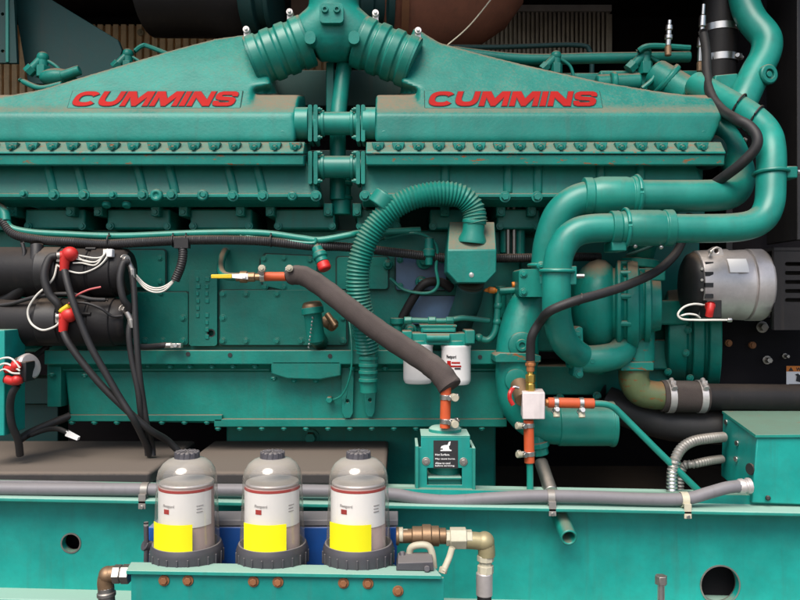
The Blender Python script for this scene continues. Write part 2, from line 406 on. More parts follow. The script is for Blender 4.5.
# added black plate behind the web, standing in for shade inside the holes
b = MB(); b.box((P(-200,0,-.06).x, -.16, FZ+.01), (P(1000,0,-.06).x, -.15, P(0,535,-.16).z)); b.build('hole_shade_plate', 'wall', bt)

# standing bolt
t = thing('hex_bolt', 'steel hex bolt standing upright in front of the beam near the big hole', 'bolt', P(661,612,-.38))
b = MB(); p = P(661,584,-.38); b.cyl(P(661,620,-.38), p, S(3.6,-.38), seg=16); b.build('shank', 'steel', t, bevel=.0006)
b = MB(); b.cyl(p, p+UP*S(8.5,-.38), S(6.2,-.38), seg=6); b.build('head', 'dsteel', t, bevel=.001)
# green drain stub
t = thing('drain_pipe', 'short green drain pipe poking out below the beam flange', 'pipe', P(570,538,-.30))
b = MB(); p0 = P(538,455,.0); p1 = P(558,512,-.20); p2 = P(569,538,-.31); ax = (p2-p1).normalized(); r = S(8.6,-.32)
b.cyl(P(541,462,-.02), P(551,492,-.12), S(6.6,-.05), seg=20); b.build('upper_pipe', 'dsteel', t)
b = MB(); b.lathe(p1-ax*.05, ax, [(0,r),(.05+(p2-p1).length,r),(.05+(p2-p1).length,r*.72),(.06,r*.72)], 26); b.build('pipe', 'pipe', t)
b = MB(); b.lathe(P(541,455,-.02)-UP*0, (P(538,440,-.02)-P(541,455,-.02)), [(0,.022),(.02,.022),(.02,.028),(.035,.028),(.035,.02),(.06,.02)], 8); b.build('union_nut', 'green', t)

# ================================================================== BATTERY BOXES
def bbox(name, label, xf0, xf1, group):
    zt = ZC-172*1.93/F
    t = thing(name, label, 'battery box', ((xf0+xf1)/2, .05, FZ), group)
    b = MB(); b.box((xf0+.012,-.150,FZ+.02), (xf1-.012,.25,zt-.03)); b.build('case', 'blackdusty', t, bevel=.006)
    b = MB(); b.box((xf0,-.17,zt-.035), (xf1,.262,zt)); b.build('lid', 'box', t, bevel=.009, seg=3)
    return t
xf = lambda px: (px-400)*1.93/F
bbox('battery_box', 'dusty brown topped battery box at the left under the starter cables', xf(-150), xf(150), 'battery boxes behind the beam')
bbox('battery_box', 'dusty brown topped battery box behind the three clear filters', xf(172), xf(386), 'battery boxes behind the beam')
# cross members under the engine that the boxes stand between
t = thing('cross_beam', 'dark green cross beam under the left end of the engine', 'steel beam', P(30,420,.40))
b = MB(); b.pbox(-150,378,58,404,.38,.48); b.build('top_bar', 'dkgreen', t)
b = MB(); b.pbox(-150,404,58,450,.42,.5); b.build('web', 'dkgreen', t)

# ================================================================== ENGINE
E = thing('diesel_engine', 'large green diesel engine with red lettering on its two intake covers', 'engine', (0,.4,FZ))
XC = 332
# --- block
b = MB(); b.pbox(-150,230,520,352,.145,.8); b.pbox(520,236,700,352,.24,.8); b.build('cylinder_block', 'green', E, bevel=.006)
# engine rail
b = MB(); b.xprism(44,505,[(350,.03),(364.5,.03),(364.5,.05),(372,.085),(372,.3),(350,.3)],.03); rail = b.build('engine_rail', 'green', E, bevel=.003)
b = MB()
for px, py in ((230,355),(330,356),(188,354),(480,357)): p = P(px,py,.029); b.cyl(p+Vector((0,.01,0)), p-Vector((0,.0012,0)), S(2.2,.03), seg=12)
b.split('rail_hole', 'print', rail, bevel=0)
# --- oil pan
b = MB()
b.loft([PL([(63,360),(505,360),(505,428),(70,421)],.085), [v+Vector((0,.5,0)) for v in PL([(63,360),(505,360),(505,428),(70,421)],.085)]])
pan = b.build('oil_pan', 'green', E, bevel=.006)
b = MB(); b.pbox(66,415,222,421.5,.072,.12); b.pbox(214,419,507,427,.072,.12); b.pbox(47,361,61,407,.06,.2); b.pbox(61,366,270,371,.07,.12); b.pbox(340,366,505,371,.07,.12); b.build('pan_flange', 'green', pan, bevel=.002)
b = MB(); b.prism([(271,361),(341,361),(341,376),(320,380),(287,379),(271,374)],.03,.12); b.build('pan_boss', 'green', pan, bevel=.004)
bolts('pan_bolt', 'green', pan, [(72+22.5*k,423) for k in range(7)]+[(218+22*k,429) for k in range(13)], .08, 2.2, Vector((0,-.25,-1)))
bolts('rail_bolt', 'green', pan, [(52,375),(85,376),(107,377),(148,366+0),(170,367),(190,367),(212,367),(233,367),(255,367),(274,379),(294,381),(316,381),(336,370),(352,369),(385,369),(405,369)], .05, 2.3, Vector((0,-.4,-1)))
b = MB(); b.pbox(226,425,496,520,.275,.7); sump = b.build('sump', 'green', pan, bevel=.008)
b = MB(); b.bolt(P(311,437,.272), FRONT, S(5.8,.27), .03); b.build('drain_plug', 'green', sump, bevel=.001)
for (x0,y0,x1,y1) in ((341,366,354,418),(364,388,376,417)):
    b = MB(); b.plate([[ (x0,y0),(x1,y0),(x1-1,y1-5),(x1-3.5,y1),(x0+3.5,y1),(x0+1,y1-5)], circ((x0+x1)/2,y1-17,1.8,12)], .066, .012); b.build('pan_tab', 'green', pan, bevel=.002)
b = MB(); b.tube(PL([(346,300,.12),(351,335,.03),(352,360,.02),(349,380,.03),(342,395,.05),(330,401,.07)]), S(1.0,.03), 8); b.build('drain_tube', 'hosegreen', E, bevel=0)
b = MB(); p = P(330,399,.08); b.cyl(p, p-Vector((0,.03,0)), S(3.6,.06), seg=6); b.build('drain_fitting', 'green', E)
# --- covers on the block
def cover(name, outline, Y, th, spots, br=2.2, hole=None, m='green'):
    b = MB(); b.plate([[(cxp(p, outline, 1.8)) for p in outline]], Y-th+.004, .006); g = None
    b2 = MB(); b2.plate([outline]+([hole] if hole else []), Y-th, th-.003); c = b2.build(name, m, E, bevel=.002)
    g = b.build('gasket', 'plateseam', c, bevel=0)
    if spots: bolts('cover_bolt', 'green', c, spots, Y-th, br)
    return c
def cxp(p, ol, k):
    mx = sum(q[0] for q in ol)/len(ol); my = sum(q[1] for q in ol)/len(ol)
    dx, dy = p[0]-mx, p[1]-my; l = math.hypot(dx, dy) or 1
    return (p[0]+dx/l*k, p[1]+dy/l*k)
cover('inspection_cover', rrect(220,290,346,345,3), .145, .022, [(223,318),(223,341),(246,341),(277,341),(301,341),(343,341),(343,318),(277,294),(246,294),(223,294),(343,294)], 2.6)
cover('inspection_cover', rrect(100,292,188,345,3), .145, .018, [(183,318),(183,341),(163,341),(103,341),(145,341)], 2.6)
cover('oval_cover', [(266,254),(312,256),(317,264),(316,284),(309,291),(286,291),(264,286),(260,276),(261,260)], .145, .020, [(264,259),(284,258),(310,260),(265,287),(284,287),(312,283)], 2.4)
cover('inspection_cover', rrect(337,257,388,289,3), .145, .02, [], 2.2)
cover('inspection_cover', rrect(125,250,165,287,3), .145, .018, [(160,258),(160,282),(161,293)], 2.4)
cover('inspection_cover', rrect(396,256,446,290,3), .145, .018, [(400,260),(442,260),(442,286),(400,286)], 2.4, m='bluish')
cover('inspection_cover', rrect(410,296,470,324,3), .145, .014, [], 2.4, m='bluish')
b = MB(); b.plate([rrect(189,270,217,346,3), circ(211,333,4.2,18)], .115, .03); pad = b.build('casting_pad', 'green', E, bevel=.003)
b = MB(); p = P(211,333,.118); b.lathe(p-Vector((0,-.004,0)), FRONT, [(0,S(4.4,.12)),(.006,S(4.4,.12)),(.006,S(3.0,.12)),(.0,S(3.0,.12))], 20, False); b.build('plug_ring', 'print', pad, bevel=0)
b = MB()
for k in range(9):
    for c in (0,1):
        if random.random() < .75: b.pbox(196+c*9,277+k*7.2,198.5+c*9+random.random()*2.5,281.5+k*7.2,.112,.116)
b.build('casting_mark', 'green', pad, bevel=.001)
b = MB(); p = P(357,335,.125); b.lathe(P(357,335,.14), FRONT, [(0,S(4.5,.12)),(.014,S(4.5,.12)),(.014,S(3.0,.12)),(.004,S(3.0,.12))], 20); b.build('core_plug', 'green', E)
# --- heads and rocker boxes
b = MB(); b.pbox(-150,180,705,240,.33,.75); b.build('cylinder_head', 'green', E, bevel=.004)
for (x0,x1) in ((-70,5),(25,85),(107,170),(190,252),(275,335),(357,400),(430,470),(497,540)):
    b = MB(); b.pbox(x0,209,x1,229,.085,.36); h = b.build('head_box', 'green', E, bevel=.005)
    bolts('head_bolt', 'green', h, [(x0+3,226,.08),(x1-3,226,.08)], .085, 2.8)
for cx in (12,70,98,155,183,240,270,328,357,385,445,501,532):
    b = MB(); b.pbox(cx-4.5,203,cx+4.5,216,.055,.3); lg = b.build('head_lug', 'green', E, bevel=.003)
    bolts('head_bolt', 'green', lg, [(cx,212,.055)], .055, 2.9)
# --- lower manifold casting (two banks)
def lowercast(x0, x1, cut0, cut1, ribs, blts, small):
    b = MB()
    prof = [(160,.0),(193,-.005),(199,-.012),(207,.05),(207,.25),(160,.25)]
    r = [P(400, py, Y) for py, Y in prof]
    xa = [P(x0+(cut0 if i in (0,5) else 0), 0, 0).x for i in range(6)]; xb = [P(x1-(cut1 if i in (0,5) else 0), 0, 0).x for i in range(6)]
    b.loft([[Vector((xa[i], r[i].y, r[i].z)) for i in range(6)], [Vector((xb[i], r[i].y, r[i].z)) for i in range(6)]])
    o = b.build('manifold_base', 'green', E, bevel=.004)
    b = MB(); b.xprism(x0,x1,[(193.5,-.022),(197.5,-.022),(198.5,.0),(193,.0)],-.02); b.build('ridge', 'green', o, bevel=.0025)
    b = MB()
    for px in ribs: b.prism([(px-7,163),(px+2,163),(px+10,194),(px-0,194)] if px < 320 else [(px-3,163),(px+6,163),(px+6,194),(px-4,194)], -.0105, .01)
    b.split('rib', 'green', o, bevel=.007)
    bolts('manifold_bolt', 'green', o, blts, -.022, 4.0, FRONT, .012)
    bolts('manifold_stud', 'green', o, small, -.022, 3.0, FRONT, .012)
    return o
ol = lowercast(-70, 318, 0, 12, (48,78,138,170,229,258), [(54,195),(84,195),(143,195),(172,195),(233,196),(263,196),(322-6,196)], [(24,194),(113,195),(204,195),(293,196)])
orr = lowercast(362, 706, 0, 12, (444,507,537,600,640), [(365,196),(383,196),(505,197),(537,197),(590,197)], [(414,196),(446,196)])
b = MB()
for cx,cy,r in ((158,196,6.2),(204,196,5.6),(293,197,4.8)): b.lathe(P(cx,cy,-.012), FRONT, [(0,S(r,0)),(.018,S(r,0)),(.02,S(r*.5,0)),(.015,S(r*.35,0))], 18)
b.split('round_plug', 'green', ol)
b = MB()
for cx in (107,127): b.lathe(P(cx,203,.01), Vector((0,-.5,-1)), [(0,S(4.6,0)),(.012,S(4.2,0)),(.013,S(2.4,0))], 16)
b.split('sealing_plug', 'green', ol)
# --- manifold covers
def Yw(py): return -.008+(108-py)/78*.17
def mcover(x0, x1, x1b, x0b, wedge, logo_x0, logo_w):
    b = MB()
    prof = [(142,-.036),(114,-.030),(108,-.010),(95,.05),(95,.2),(142,.2)]
    r = [P(400, py, Y) for py, Y in prof]
    def xs(a, bb): return [P(a if i not in (0,5) else bb, 0, 0).x for i in range(6)]
    A, B = xs(x0, x0b), xs(x1, x1b)
    b.loft([[Vector((A[i], r[i].y, r[i].z)) for i in range(6)], [Vector((B[i], r[i].y, r[i].z)) for i in range(6)]])
    fr = [P(px, py, Yw(py)) for px, py in wedge]
    b.loft([fr, [v+Vector((0,.13,-.0)) for v in fr]])
    c = b.build('intake_cover', 'green', E, remesh=.0065, sm=9)
    # sloped bolting flange with square notches round each bolt, and the lower rail
    return c
wl = [(-70,108),(-70,98),(0,96),(40,89),(100,71),(170,50),(215,38),(254,33),(268,60),(270,84),(252,88),(250,108)]
wr = [(419,108),(418,88),(401,82),(401,60),(414,26),(440,42),(480,53),(520,63),(600,81),(660,91),(712,97),(716,108)]
cl = mcover(-70, 297, 297, -70, wl, 0, 0)
cr = mcover(375, 720, 708, 375, wr, 0, 0)
for c, xa, xb, n0, n1 in ((cl,-70,304,0,0),(cr,366,724,0,0)):
    b = MB(); b.xprism(xa, xb, [(143,-.020),(142,-.032),(152,-.062),(154,-.062),(154,.1),(143,.1)], -.05); b.build('cover_flange', 'greenr', c, bevel=.002)
    b = MB(); b.xprism(xa-.0, xb+.0, [(154.5,-.057),(165,-.055),(166,-.045),(166,.15),(154.5,.15)], -.05); b.build('manifold_rail', 'greenr', c, bevel=.003)
    ax = Vector((0,-.75,.65)); k = xa+12 if xa > 0 else -50
    sp = []; pads = MB()
    while k < xb-4:
        sp.append((k, 147.5)); pads.prism([(k-6.5,142),(k+6.5,142),(k+3.8,152),(k-3.8,152)], -.056, -.02); k += 20.3
    pads.split('flange_pad', 'greenr', c, bevel=.002)
    bolts('cover_bolt', 'greenr', c, sp, -.058, 2.5, Vector((0,-.93,-.35)), .009)
for c, px, py in ((cl,283,134),(cr,384,134),(cr,703,134)):
    b = MB(); b.lathe(P(px,py,-.026), FRONT, [(0,S(4.2,0)),(.005,S(4.2,0)),(.008,S(3,0))], 18); b.build('cover_plug', 'green', c)
def wordmark(b, h, w, mtx, ext, grow):      # wide slanted block capitals
    se = lambda a, bb, t: (abs(math.cos(t))**(2/2.7)*math.copysign(a, math.cos(t)), abs(math.sin(t))**(2/2.7)*math.copysign(bb, math.sin(t)))
    def C(wd):
        A = [R(d_) for d_ in range(32, 329, 8)]
        o_ = [se(wd/2, .5, t) for t in A]; i_ = [se(wd/2-.42, .25, t) for t in A]
        return [(x+wd/2, y+.5) for x, y in o_+i_[::-1]]
    def U(wd):
        A = [R(180+d_) for d_ in range(0, 181, 10)]
        o_ = [se(wd/2, .62, t) for t in A]; i_ = [se(wd/2-.42, .34, t) for t in A]
        return [(0,1)]+[(x+wd/2, y+.62) for x, y in o_]+[(wd,1),(wd-.42,1)]+[(x+wd/2, y+.62) for x, y in i_[::-1]]+[(.42,1)]
    Mm = [(0,0),(0,1),(.64,1),(1.08,.50),(1.52,1),(2.16,1),(2.16,0),(1.76,0),(1.76,.60),(1.24,0),(.92,0),(.40,.60),(.40,0)]
    N_ = [(0,0),(0,1),(.52,1),(1.36,.42),(1.36,1),(1.76,1),(1.76,0),(1.24,0),(.40,.58),(.40,0)]
    I_ = [(0,0),(0,1),(.44,1),(.44,0)]
    S_ = [(1.70,.66),(1.71,.80),(1.60,.93),(1.35,1),(.40,1),(.12,.93),(.0,.80),(0,.63),(.10,.49),(.36,.41),(1.15,.365),(1.26,.33),(1.26,.28),(1.17,.24),(.52,.24),(.43,.27),(.40,.35),(0,.35),(.0,.19),(.12,.06),(.38,0),(1.30,0),(1.58,.06),(1.71,.2),(1.71,.40),(1.60,.53),(1.35,.60),(.56,.645),(.45,.68),(.45,.72),(.54,.76),(1.18,.76),(1.28,.73),(1.31,.66)]
    x = 0; out = []
    for g_, wd in ((C(1.86),1.86),(U(1.76),1.76),(Mm,2.16),(Mm,2.16),(I_,.44),(N_,1.76),(S_,1.72)):
        out.append([(px+x+.42*py, py) for px, py in g_]); x += wd+.17
    W_ = x-.17+.42
    for g_ in out:
        if sum(a_[0]*b_[1]-b_[0]*a_[1] for a_, b_ in zip(g_, g_[1:]+g_[:1])) > 0: g_ = g_[::-1]
        cu = bpy.data.curves.new('tmp', 'CURVE'); cu.dimensions = '2D'; cu.fill_mode = 'BOTH'; cu.extrude = ext/2; cu.offset = grow*h
        sp = cu.splines.new('POLY'); sp.points.add(len(g_)-1); sp.use_cyclic_u = True
        for k_, (px, py) in enumerate(g_): sp.points[k_].co = (px*w/W_, py*h, 0, 1)
        b.addcurve(cu, mtx)
    return b
# lettering
upv = (P(400,40,Yw(40))-P(400,106,Yw(106))).normalized(); nrm = XX.cross(upv).normalized()
for c, x0, x1 in ((cl,70,237),(cr,427,599)):
    o = P(x0, 107.2, Yw(107.2)); w = P(x1,0,Yw(100)).x-P(x0,0,Yw(100)).x; h = (P(0,93.6,Yw(93.6))-P(0,107.2,Yw(107.2))).length
    def base(dx, dy, dn): return Matrix.Translation(o+XX*dx+upv*dy+nrm*dn) @ Matrix((XX, upv, nrm)).transposed().to_4x4()
    g = .007
    b = MB(); m4 = base(0,0,0)
    def slab(x_0,y_0,x_1,y_1,n0,n1):
        b.hexa([m4 @ Vector(q) for q in ((x_0,y_0,n1),(x_1,y_0,n1),(x_1,y_1,n1),(x_0,y_1,n1),(x_0,y_0,n0),(x_1,y_0,n0),(x_1,y_1,n0),(x_0,y_1,n0))])
    slab(-g,-g,w+g,h+g,-.012,.0015); b.build('nameplate_edge', 'plateseam', c, bevel=.0004)
    b = MB(); slab(-g+.0018,-g+.0018,w+g-.0018,h+g-.0018,-.002,.0026); b.build('nameplate', 'green', c, bevel=.0004)
    wordmark(MB(), h, w, base(0,0,.0042), .0016, 0).build('lettering', 'redlogo', c, bevel=0)
    wordmark(MB(), h, w, base(0,0,.0034), .0008, .035).build('lettering_edge', 'print', c, bevel=0)
# --- air crossover
b = MB(); YC = .10
top = P(334,-70,YC); mid = P(334,34,YC)
b.cyl(top, mid, S(23,YC), S(26,YC), seg=28)
b.sphere(P(334,36,YC), S(26,YC))
for sx in (-1,1):
    b.cyl(P(334,22,YC), P(334+sx*27,42,YC), S(27,YC), S(24.5,YC), seg=28)
b.sphere(P(316,30,YC), S(21,YC)); b.sphere(P(352,30,YC), S(21,YC))
xo = b.build('air_crossover', 'green', E, remesh=.006, sm=8)
b = MB(); b.plate([rrect(319.5,3,343.5,23,4)], YC-.092, .035); b.build('boss_plate', 'green', xo, bevel=.004)
b = MB()
for px in (325,337): b.lathe(P(px,10,YC-.092), FRONT, [(0,S(3.6,0)),(.008,S(3.4,0)),(.008,S(1.7,0)),(.003,S(1.6,0))], 16)
b.split('socket_screw', 'green', xo, bevel=.001)
for px in (310,354):
    b = MB(); b.plate([rrect(px-5.5,31,px+5.5,44,5)], YC-.088, .06); b.build('boss_pad', 'green', xo, bevel=.003)
for sx, in ((-1,),(1,)):
    a = P(XC+sx*78,66,YC); z = P(XC+sx*24,38,YC); ax = (z-a); Lh = ax.length; r = S(24,YC)
    if sx > 0: a = P(414,64,YC); z = P(358,41,YC); ax = z-a; Lh = ax.length
    else: a = P(252,63,YC); z = P(309,40,YC); ax = z-a; Lh = ax.length
    pr = []
    for k in range(97):
        t_ = k/96; u = (t_*4) % 1
        pr.append((t_*Lh, r*(1.0+.085*(1 if .12 < u < .86 else 0)*min(1, min(abs(u-.12), abs(.86-u))/.09))))
    b = MB(); b.lathe(a, ax, pr, 40); bl = b.build('air_bellows', 'hosegreen', E, bevel=.0015)
    b = MB(); axn = ax.normalized()
    for t_ in (.06,.94):
        c = a+ax*t_; rr = r*1.035
        b.lathe(c-axn*.008, axn, [(0,rr),(0,rr+.003),(.016,rr+.003),(.016,rr)], 36, False)
    b.build('band_clamp', 'green', bl, bevel=.001)
    for t_ in (.10,.85):
        c = a+ax*t_; u = Vector((axn.z*-sx*sx,0,axn.x)); u = u if u.z > 0 else -u
        p = c+u*(r*1.04)-Vector((0,.02,0))
        b = MB(); b.box(p-Vector((.008,.006,.012)), p+Vector((.008,.012,.012))); b.cyl(p+UP*.012+Vector((0,.01,0)), p+UP*.012-Vector((0,.014,0)), .0095, seg=12); b.cyl(p+UP*.012-Vector((0,.014,0)), p+UP*.012-Vector((0,.022,0)), .005, seg=6); b.build('clamp_bolt', 'alu', bl, bevel=.001)
# middle connectors
for (yy, rr, xa, xb, m_) in ((123.5, 11.5, 296, 376, 0), (167, 11.0, 316, 362, 1)):
    b = MB(); Y = .01
    b.cyl(P(xa,yy,Y), P(xb,yy,Y), S(rr,Y), seg=26)
    if not m_: b.cyl(P(xa,yy,Y), P(309,yy,Y), S(16,Y), seg=26); b.cyl(P(363,yy,Y), P(xb,yy,Y), S(16,Y), seg=26)
    for px in (316,323,352,357): b.cyl(P(px-1.6,yy,Y), P(px+1.6,yy,Y), S(rr+1.6,Y), seg=26)
    cn = b.build('coolant_connector', 'pipe', E, bevel=.0015)
    b = MB()
    for px in (310,315.5,358,363): b.plate([[(0,0)]] if 0 else [rrect(px-2,yy-19+m_*3,px+2,yy+18-m_*1,1.5)], Y-.035, .07)
    b.split('connector_flange', 'green', cn, bevel=.002)
    b = MB()
    for px in (319,355):
        for s_ in (-1,1):
            sg = 1 if px < 340 else -1; p = P(px-sg*1.5,yy+s_*14,Y-.028); b.cyl(p-XX*sg*.004, p+XX*sg*.008, S(2.4,Y), seg=6); b.cyl(p, p+XX*sg*.013, S(1.3,Y), seg=8)
    b.split('flange_bolt', 'green', cn, bevel=.0006)
b = MB(); b.pbox(326,62,334,112,.14,.17); b.build('crossover_strut', 'green', E)
b = MB(); b.tube(PL([(345,60,.14),(341,90,.12),(338,125,.08),(338,200,.08)]), S(8,.1), 16); b.build('vent_pipe', 'green', E)
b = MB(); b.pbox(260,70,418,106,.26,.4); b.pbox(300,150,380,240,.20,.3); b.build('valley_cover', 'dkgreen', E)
b = MB(); b.cyl(P(341,175,.1), P(341,215,.1), S(10,.1)); b.cyl(P(341,182,.1), P(341,186,.1), S(11.5,.1)); b.cyl(P(341,196,.1), P(341,200,.1), S(11.5,.1)); b.build('coolant_tube', 'green', E)
# --- turbochargers and exhaust wrap behind
b = MB(); b.lathe(P(150,-10,.62), Vector((1,-.12,0)), [(0,.16),(.22,.17),(.30,.20),(.42,.20),(.46,.17)], 32); tl = b.build('turbocharger', 'black', E)
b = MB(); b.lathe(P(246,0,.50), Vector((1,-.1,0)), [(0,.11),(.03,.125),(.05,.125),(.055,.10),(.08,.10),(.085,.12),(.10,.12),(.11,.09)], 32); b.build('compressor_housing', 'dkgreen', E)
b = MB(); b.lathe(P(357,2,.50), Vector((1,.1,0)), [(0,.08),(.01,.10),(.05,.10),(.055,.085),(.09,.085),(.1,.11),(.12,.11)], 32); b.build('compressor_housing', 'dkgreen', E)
b = MB(); b.lathe(P(378,-2,.62), Vector((1,.05,0)), [(0,.16),(.02,.215),(.12,.222),(.25,.20),(.36,.155),(.45,.095),(.51,.01)], 40); w = b.build('exhaust_wrap', 'wrap', E, bevel=0)
b = MB(); b.lathe(P(399,-2,.62), Vector((1,.05,0)), [(0,.219),(0,.2255),(.024,.2265),(.024,.219)], 36, False); b.build('wrap_strap', 'rusty', w, bevel=0)
b = MB(); b.tube(PL([(444,48,.2),(470,25,.3),(500,-12,.4)]), .0022, 6); b.build('guy_wire', 'cream', E, bevel=0)
# --- fuel lines on top
b = MB(); b.tube(PL([(440,50,.34),(520,59,.34),(600,58,.34),(690,57,.34)]), S(5.5,.34), 14); b.build('fuel_rail', 'green', E)
b = MB(); b.tube(PL([(430,47,.5),(500,47,.5),(575,45,.5),(590,52,.5),(592,80,.5)]), S(2.5,.5), 10); b.build('fuel_line', 'dkgreen', E)
def fitting(px, py, Y, s=1.0):
    b = MB(); k = lambda v: S(v*s, Y)
    b.cyl(P(px,py+14*s,Y), P(px,py+4*s,Y), k(6.5), seg=6); b.cyl(P(px,py+4*s,Y), P(px,py-4*s,Y), k(4.6)); b.sphere(P(px,py-4*s,Y), k(5.4))
    b.cyl(P(px,py-4*s,Y), P(px-10*s,py+6*s,Y-.01), k(3.8)); b.cyl(P(px-9*s,py+5*s,Y-.01), P(px-14*s,py+10*s,Y-.01), k(5.2), seg=6)
    b.tube(PL([(px+3*s,py-2*s,Y),(px+14*s,py+6*s,Y),(px+18*s,py+18*s,Y)]), k(1.7), 8)
    b.build('injector_fitting', 'green', E, bevel=.001)
for q in ((43,62,.30,1.1),(128,58,.28,1.0),(556,60,.30,1.0),(645,58,.30,1.2)): fitting(*q)
b = MB(); b.sphere(P(58,78,.28), S(13,.3), sc_=(1.4,1,.7)); b.cyl(P(62,76,.25), P(80,70,.25), S(5,.25)); b.tube(PL([(20,80,.26),(40,88,.24),(62,84,.24)]), S(3,.25), 8); b.build('rocker_cap', 'green', E)
b = MB(); b.tube(PL([(134,52,.28),(142,46,.28),(150,47,.28),(185,61,.25)]), S(2.4,.26), 8); b.build('injector_line', 'green', E, bevel=0)
b = MB(); b.tube(PL([(637,52,.28),(650,46,.27),(690,48,.27)]), S(3,.27), 8); b.tube(PL([(640,90,.24),(652,80,.24),(656,70,.24)]), S(2.2,.24), 8); b.build('injector_line', 'green', E, bevel=0)
b = MB(); b.pbox(600,70,700,110,.30,.5); b.cyl(P(596,84,.3), P(640,82,.3), S(9,.3)); b.cyl(P(610,84,.28), P(616,84,.28), S(12,.28)); b.cyl(P(655,74,.28), P(692,96,.2), S(15,.28)); b.cyl(P(664,78,.25), P(669,82,.25), S(18,.25)); b.build('thermostat_cover', 'green', E, bevel=.006)
b = MB(); b.pbox(560,72,612,95,.32,.5); b.pbox(480,62,545,80,.36,.5); b.build('rocker_cover', 'green', E, bevel=.01)

# --- breather hose and box
b = MB()
pts = PL([(368,352,-.0),(364,325,-.02),(358.5,295,-.035),(359,265,-.045),(368,238,-.05),(386,214,-.055),(410,199,-.06),(438,193,-.06),(460,196,-.055),(472,207,-.05),(476,224,-.05)])
b.corr(pts, S(12.2,-.04), S(3.6,-.04), .0045, 24); hz = b.build('breather_hose', 'hosegreen', E, bevel=0, ang=60)
b = MB(); b.cyl(P(368,349,0), P(368.5,392,.01), S(8.6,0), seg=22)
for yy in (352,358,365,372,380): b.cyl(P(368.2,yy-1.6,0), P(368.2,yy+1.6,0), S(9.6,0), seg=22)
b.build('hose_cuff', 'hosegreen', hz, bevel=.001)
b = MB(); c = P(383,213,-.055); b.lathe(c-Vector((.012,0,-.016)), Vector((.6,0,.8)), [(0,.032),(.002,.034),(.036,.034),(.038,.032)], 24); b.build('hose_saddle', 'hosegreen', hz)
b = MB(); Yb = -.085
oc = [(447.5,250),(496.5,250),(496.5,272),(486,283),(457,283),(447,272)]
f1 = PL(oc, Yb)
tp = [P(447.5,250,Yb), P(496.5,250,Yb), P(494.5,222,.0), P(449.5,222,.0)]
ft = f1; bk = [Vector((v.x, .05, v.z)) for v in f1]
v = b.verts(f1); vb = b.verts([Vector((p.x, .05, p.z)) for p in f1]); t2 = b.verts([tp[3], tp[2]]); t3 = b.verts([Vector((tp[3].x,.05,tp[3].z)), Vector((tp[2].x,.05,tp[2].z))])
fn = b.bm.faces.new
fn(v); fn([v[0],t2[0],t2[1],v[1]])
for i in range(1,6): fn([v[i],vb[i],vb[(i+1)%6],v[(i+1)%6]])
fn([t2[0],t3[0],t3[1],t2[1]]); fn([v[0],vb[0],t3[0],t2[0]]); fn([v[1],t2[1],t3[1],vb[1]]); fn(vb[::-1]); fn([vb[0],vb[1],t3[1],t3[0]])
bb = b.build('breather_box', 'green', E, bevel=.003)
b = MB(); b.lathe(P(472,243,-.045), P(475,215,-.05)-P(472,243,-.045), [(0,S(14.5,-.04)),(.008,S(14.5,-.04)),(.028,S(11,-.04)),(.05,S(11,-.04)),(.052,S(12,-.04)),(.06,S(12,-.04)),(.062,S(11,-.04)),(.085,S(11,-.04))], 28); b.build('neck', 'hosegreen', bb, bevel=.001)
bolts('screw', 'steel', bb, [(471.5,275)], Yb, 1.8)
b = MB(); b.tube(PL([(471,283,.02),(468,300,.05),(460,322,.10),(456,340,.14)]), S(13.5,.04), 18); b.build('breather_pipe', 'dkgreen', E)
# orifices behind filters: hoses and fittings
b = MB(); b.tube(PL([(400,322,.10),(412,300,.09),(424,284,.08),(440,282,.09),(452,289,.10)]), S(4.6,.09), 12); b.build('fuel_hose', 'blackdusty', E)
b = MB(); b.tube(PL([(380,240,.06),(410,233,.05),(428,237,.05),(437,248,.05),(436,268,.05),(438,285,.05),(428,293,.06),(405,290,.08),(390,278,.09)]), S(1.6,.05), 8); b.build('sensor_lead', 'hosegreen', E, bevel=0)
b = MB(); b.lathe(P(429,238,.04), Vector((0,0,-1)), [(0,.012),(.03,.013),(.032,.017),(.05,.017),(.052,.011),(.075,.010)], 12); b.build('sensor_plug', 'green', E)
b = MB(); b.tube(PL([(404,320,.04),(440,321,.04),(450,320,.04),(465,318,.04),(490,321,.05)]), S(3,.04), 10)
for px in (408,432,450): b.cyl(P(px-4,320.5,.04), P(px+4,320.5,.04), S(4.4,.04), seg=6)
b.build('fuel_pipe', 'hosegreen', E)
b = MB(); b.tube(PL([(478,338,.03),(488,340,.03),(495,332,.03),(497,318,.03),(498,300,.03),(500,293,.03),(510,291,.03)]), S(3.4,.03), 12)
for a_ in ((479,338),(497,322),(498,306)): b.sphere(P(a_[0],a_[1],.03), S(4.6,.03), 10, 6)
b.build('return_pipe', 'hosegreen', E)
b = MB(); b.tube(PL([(484,290.5,.02),(489,290,.02),(494,290.5,.02),(497,291,.02)]), lambda t,i: S((2.0,3.4,3.2,2.0)[min(3,int(t*3.99))],.02), 10, n=4); b.cyl(P(512,285,.02), P(519,284,.02), S(3,.02)); b.build('plug_cap', 'orangeb', E)
b = MB(); b.cyl(P(499,291,.02), P(520,290,.02), S(3.6,.02), seg=6); b.build('pipe_nut', 'green', E)
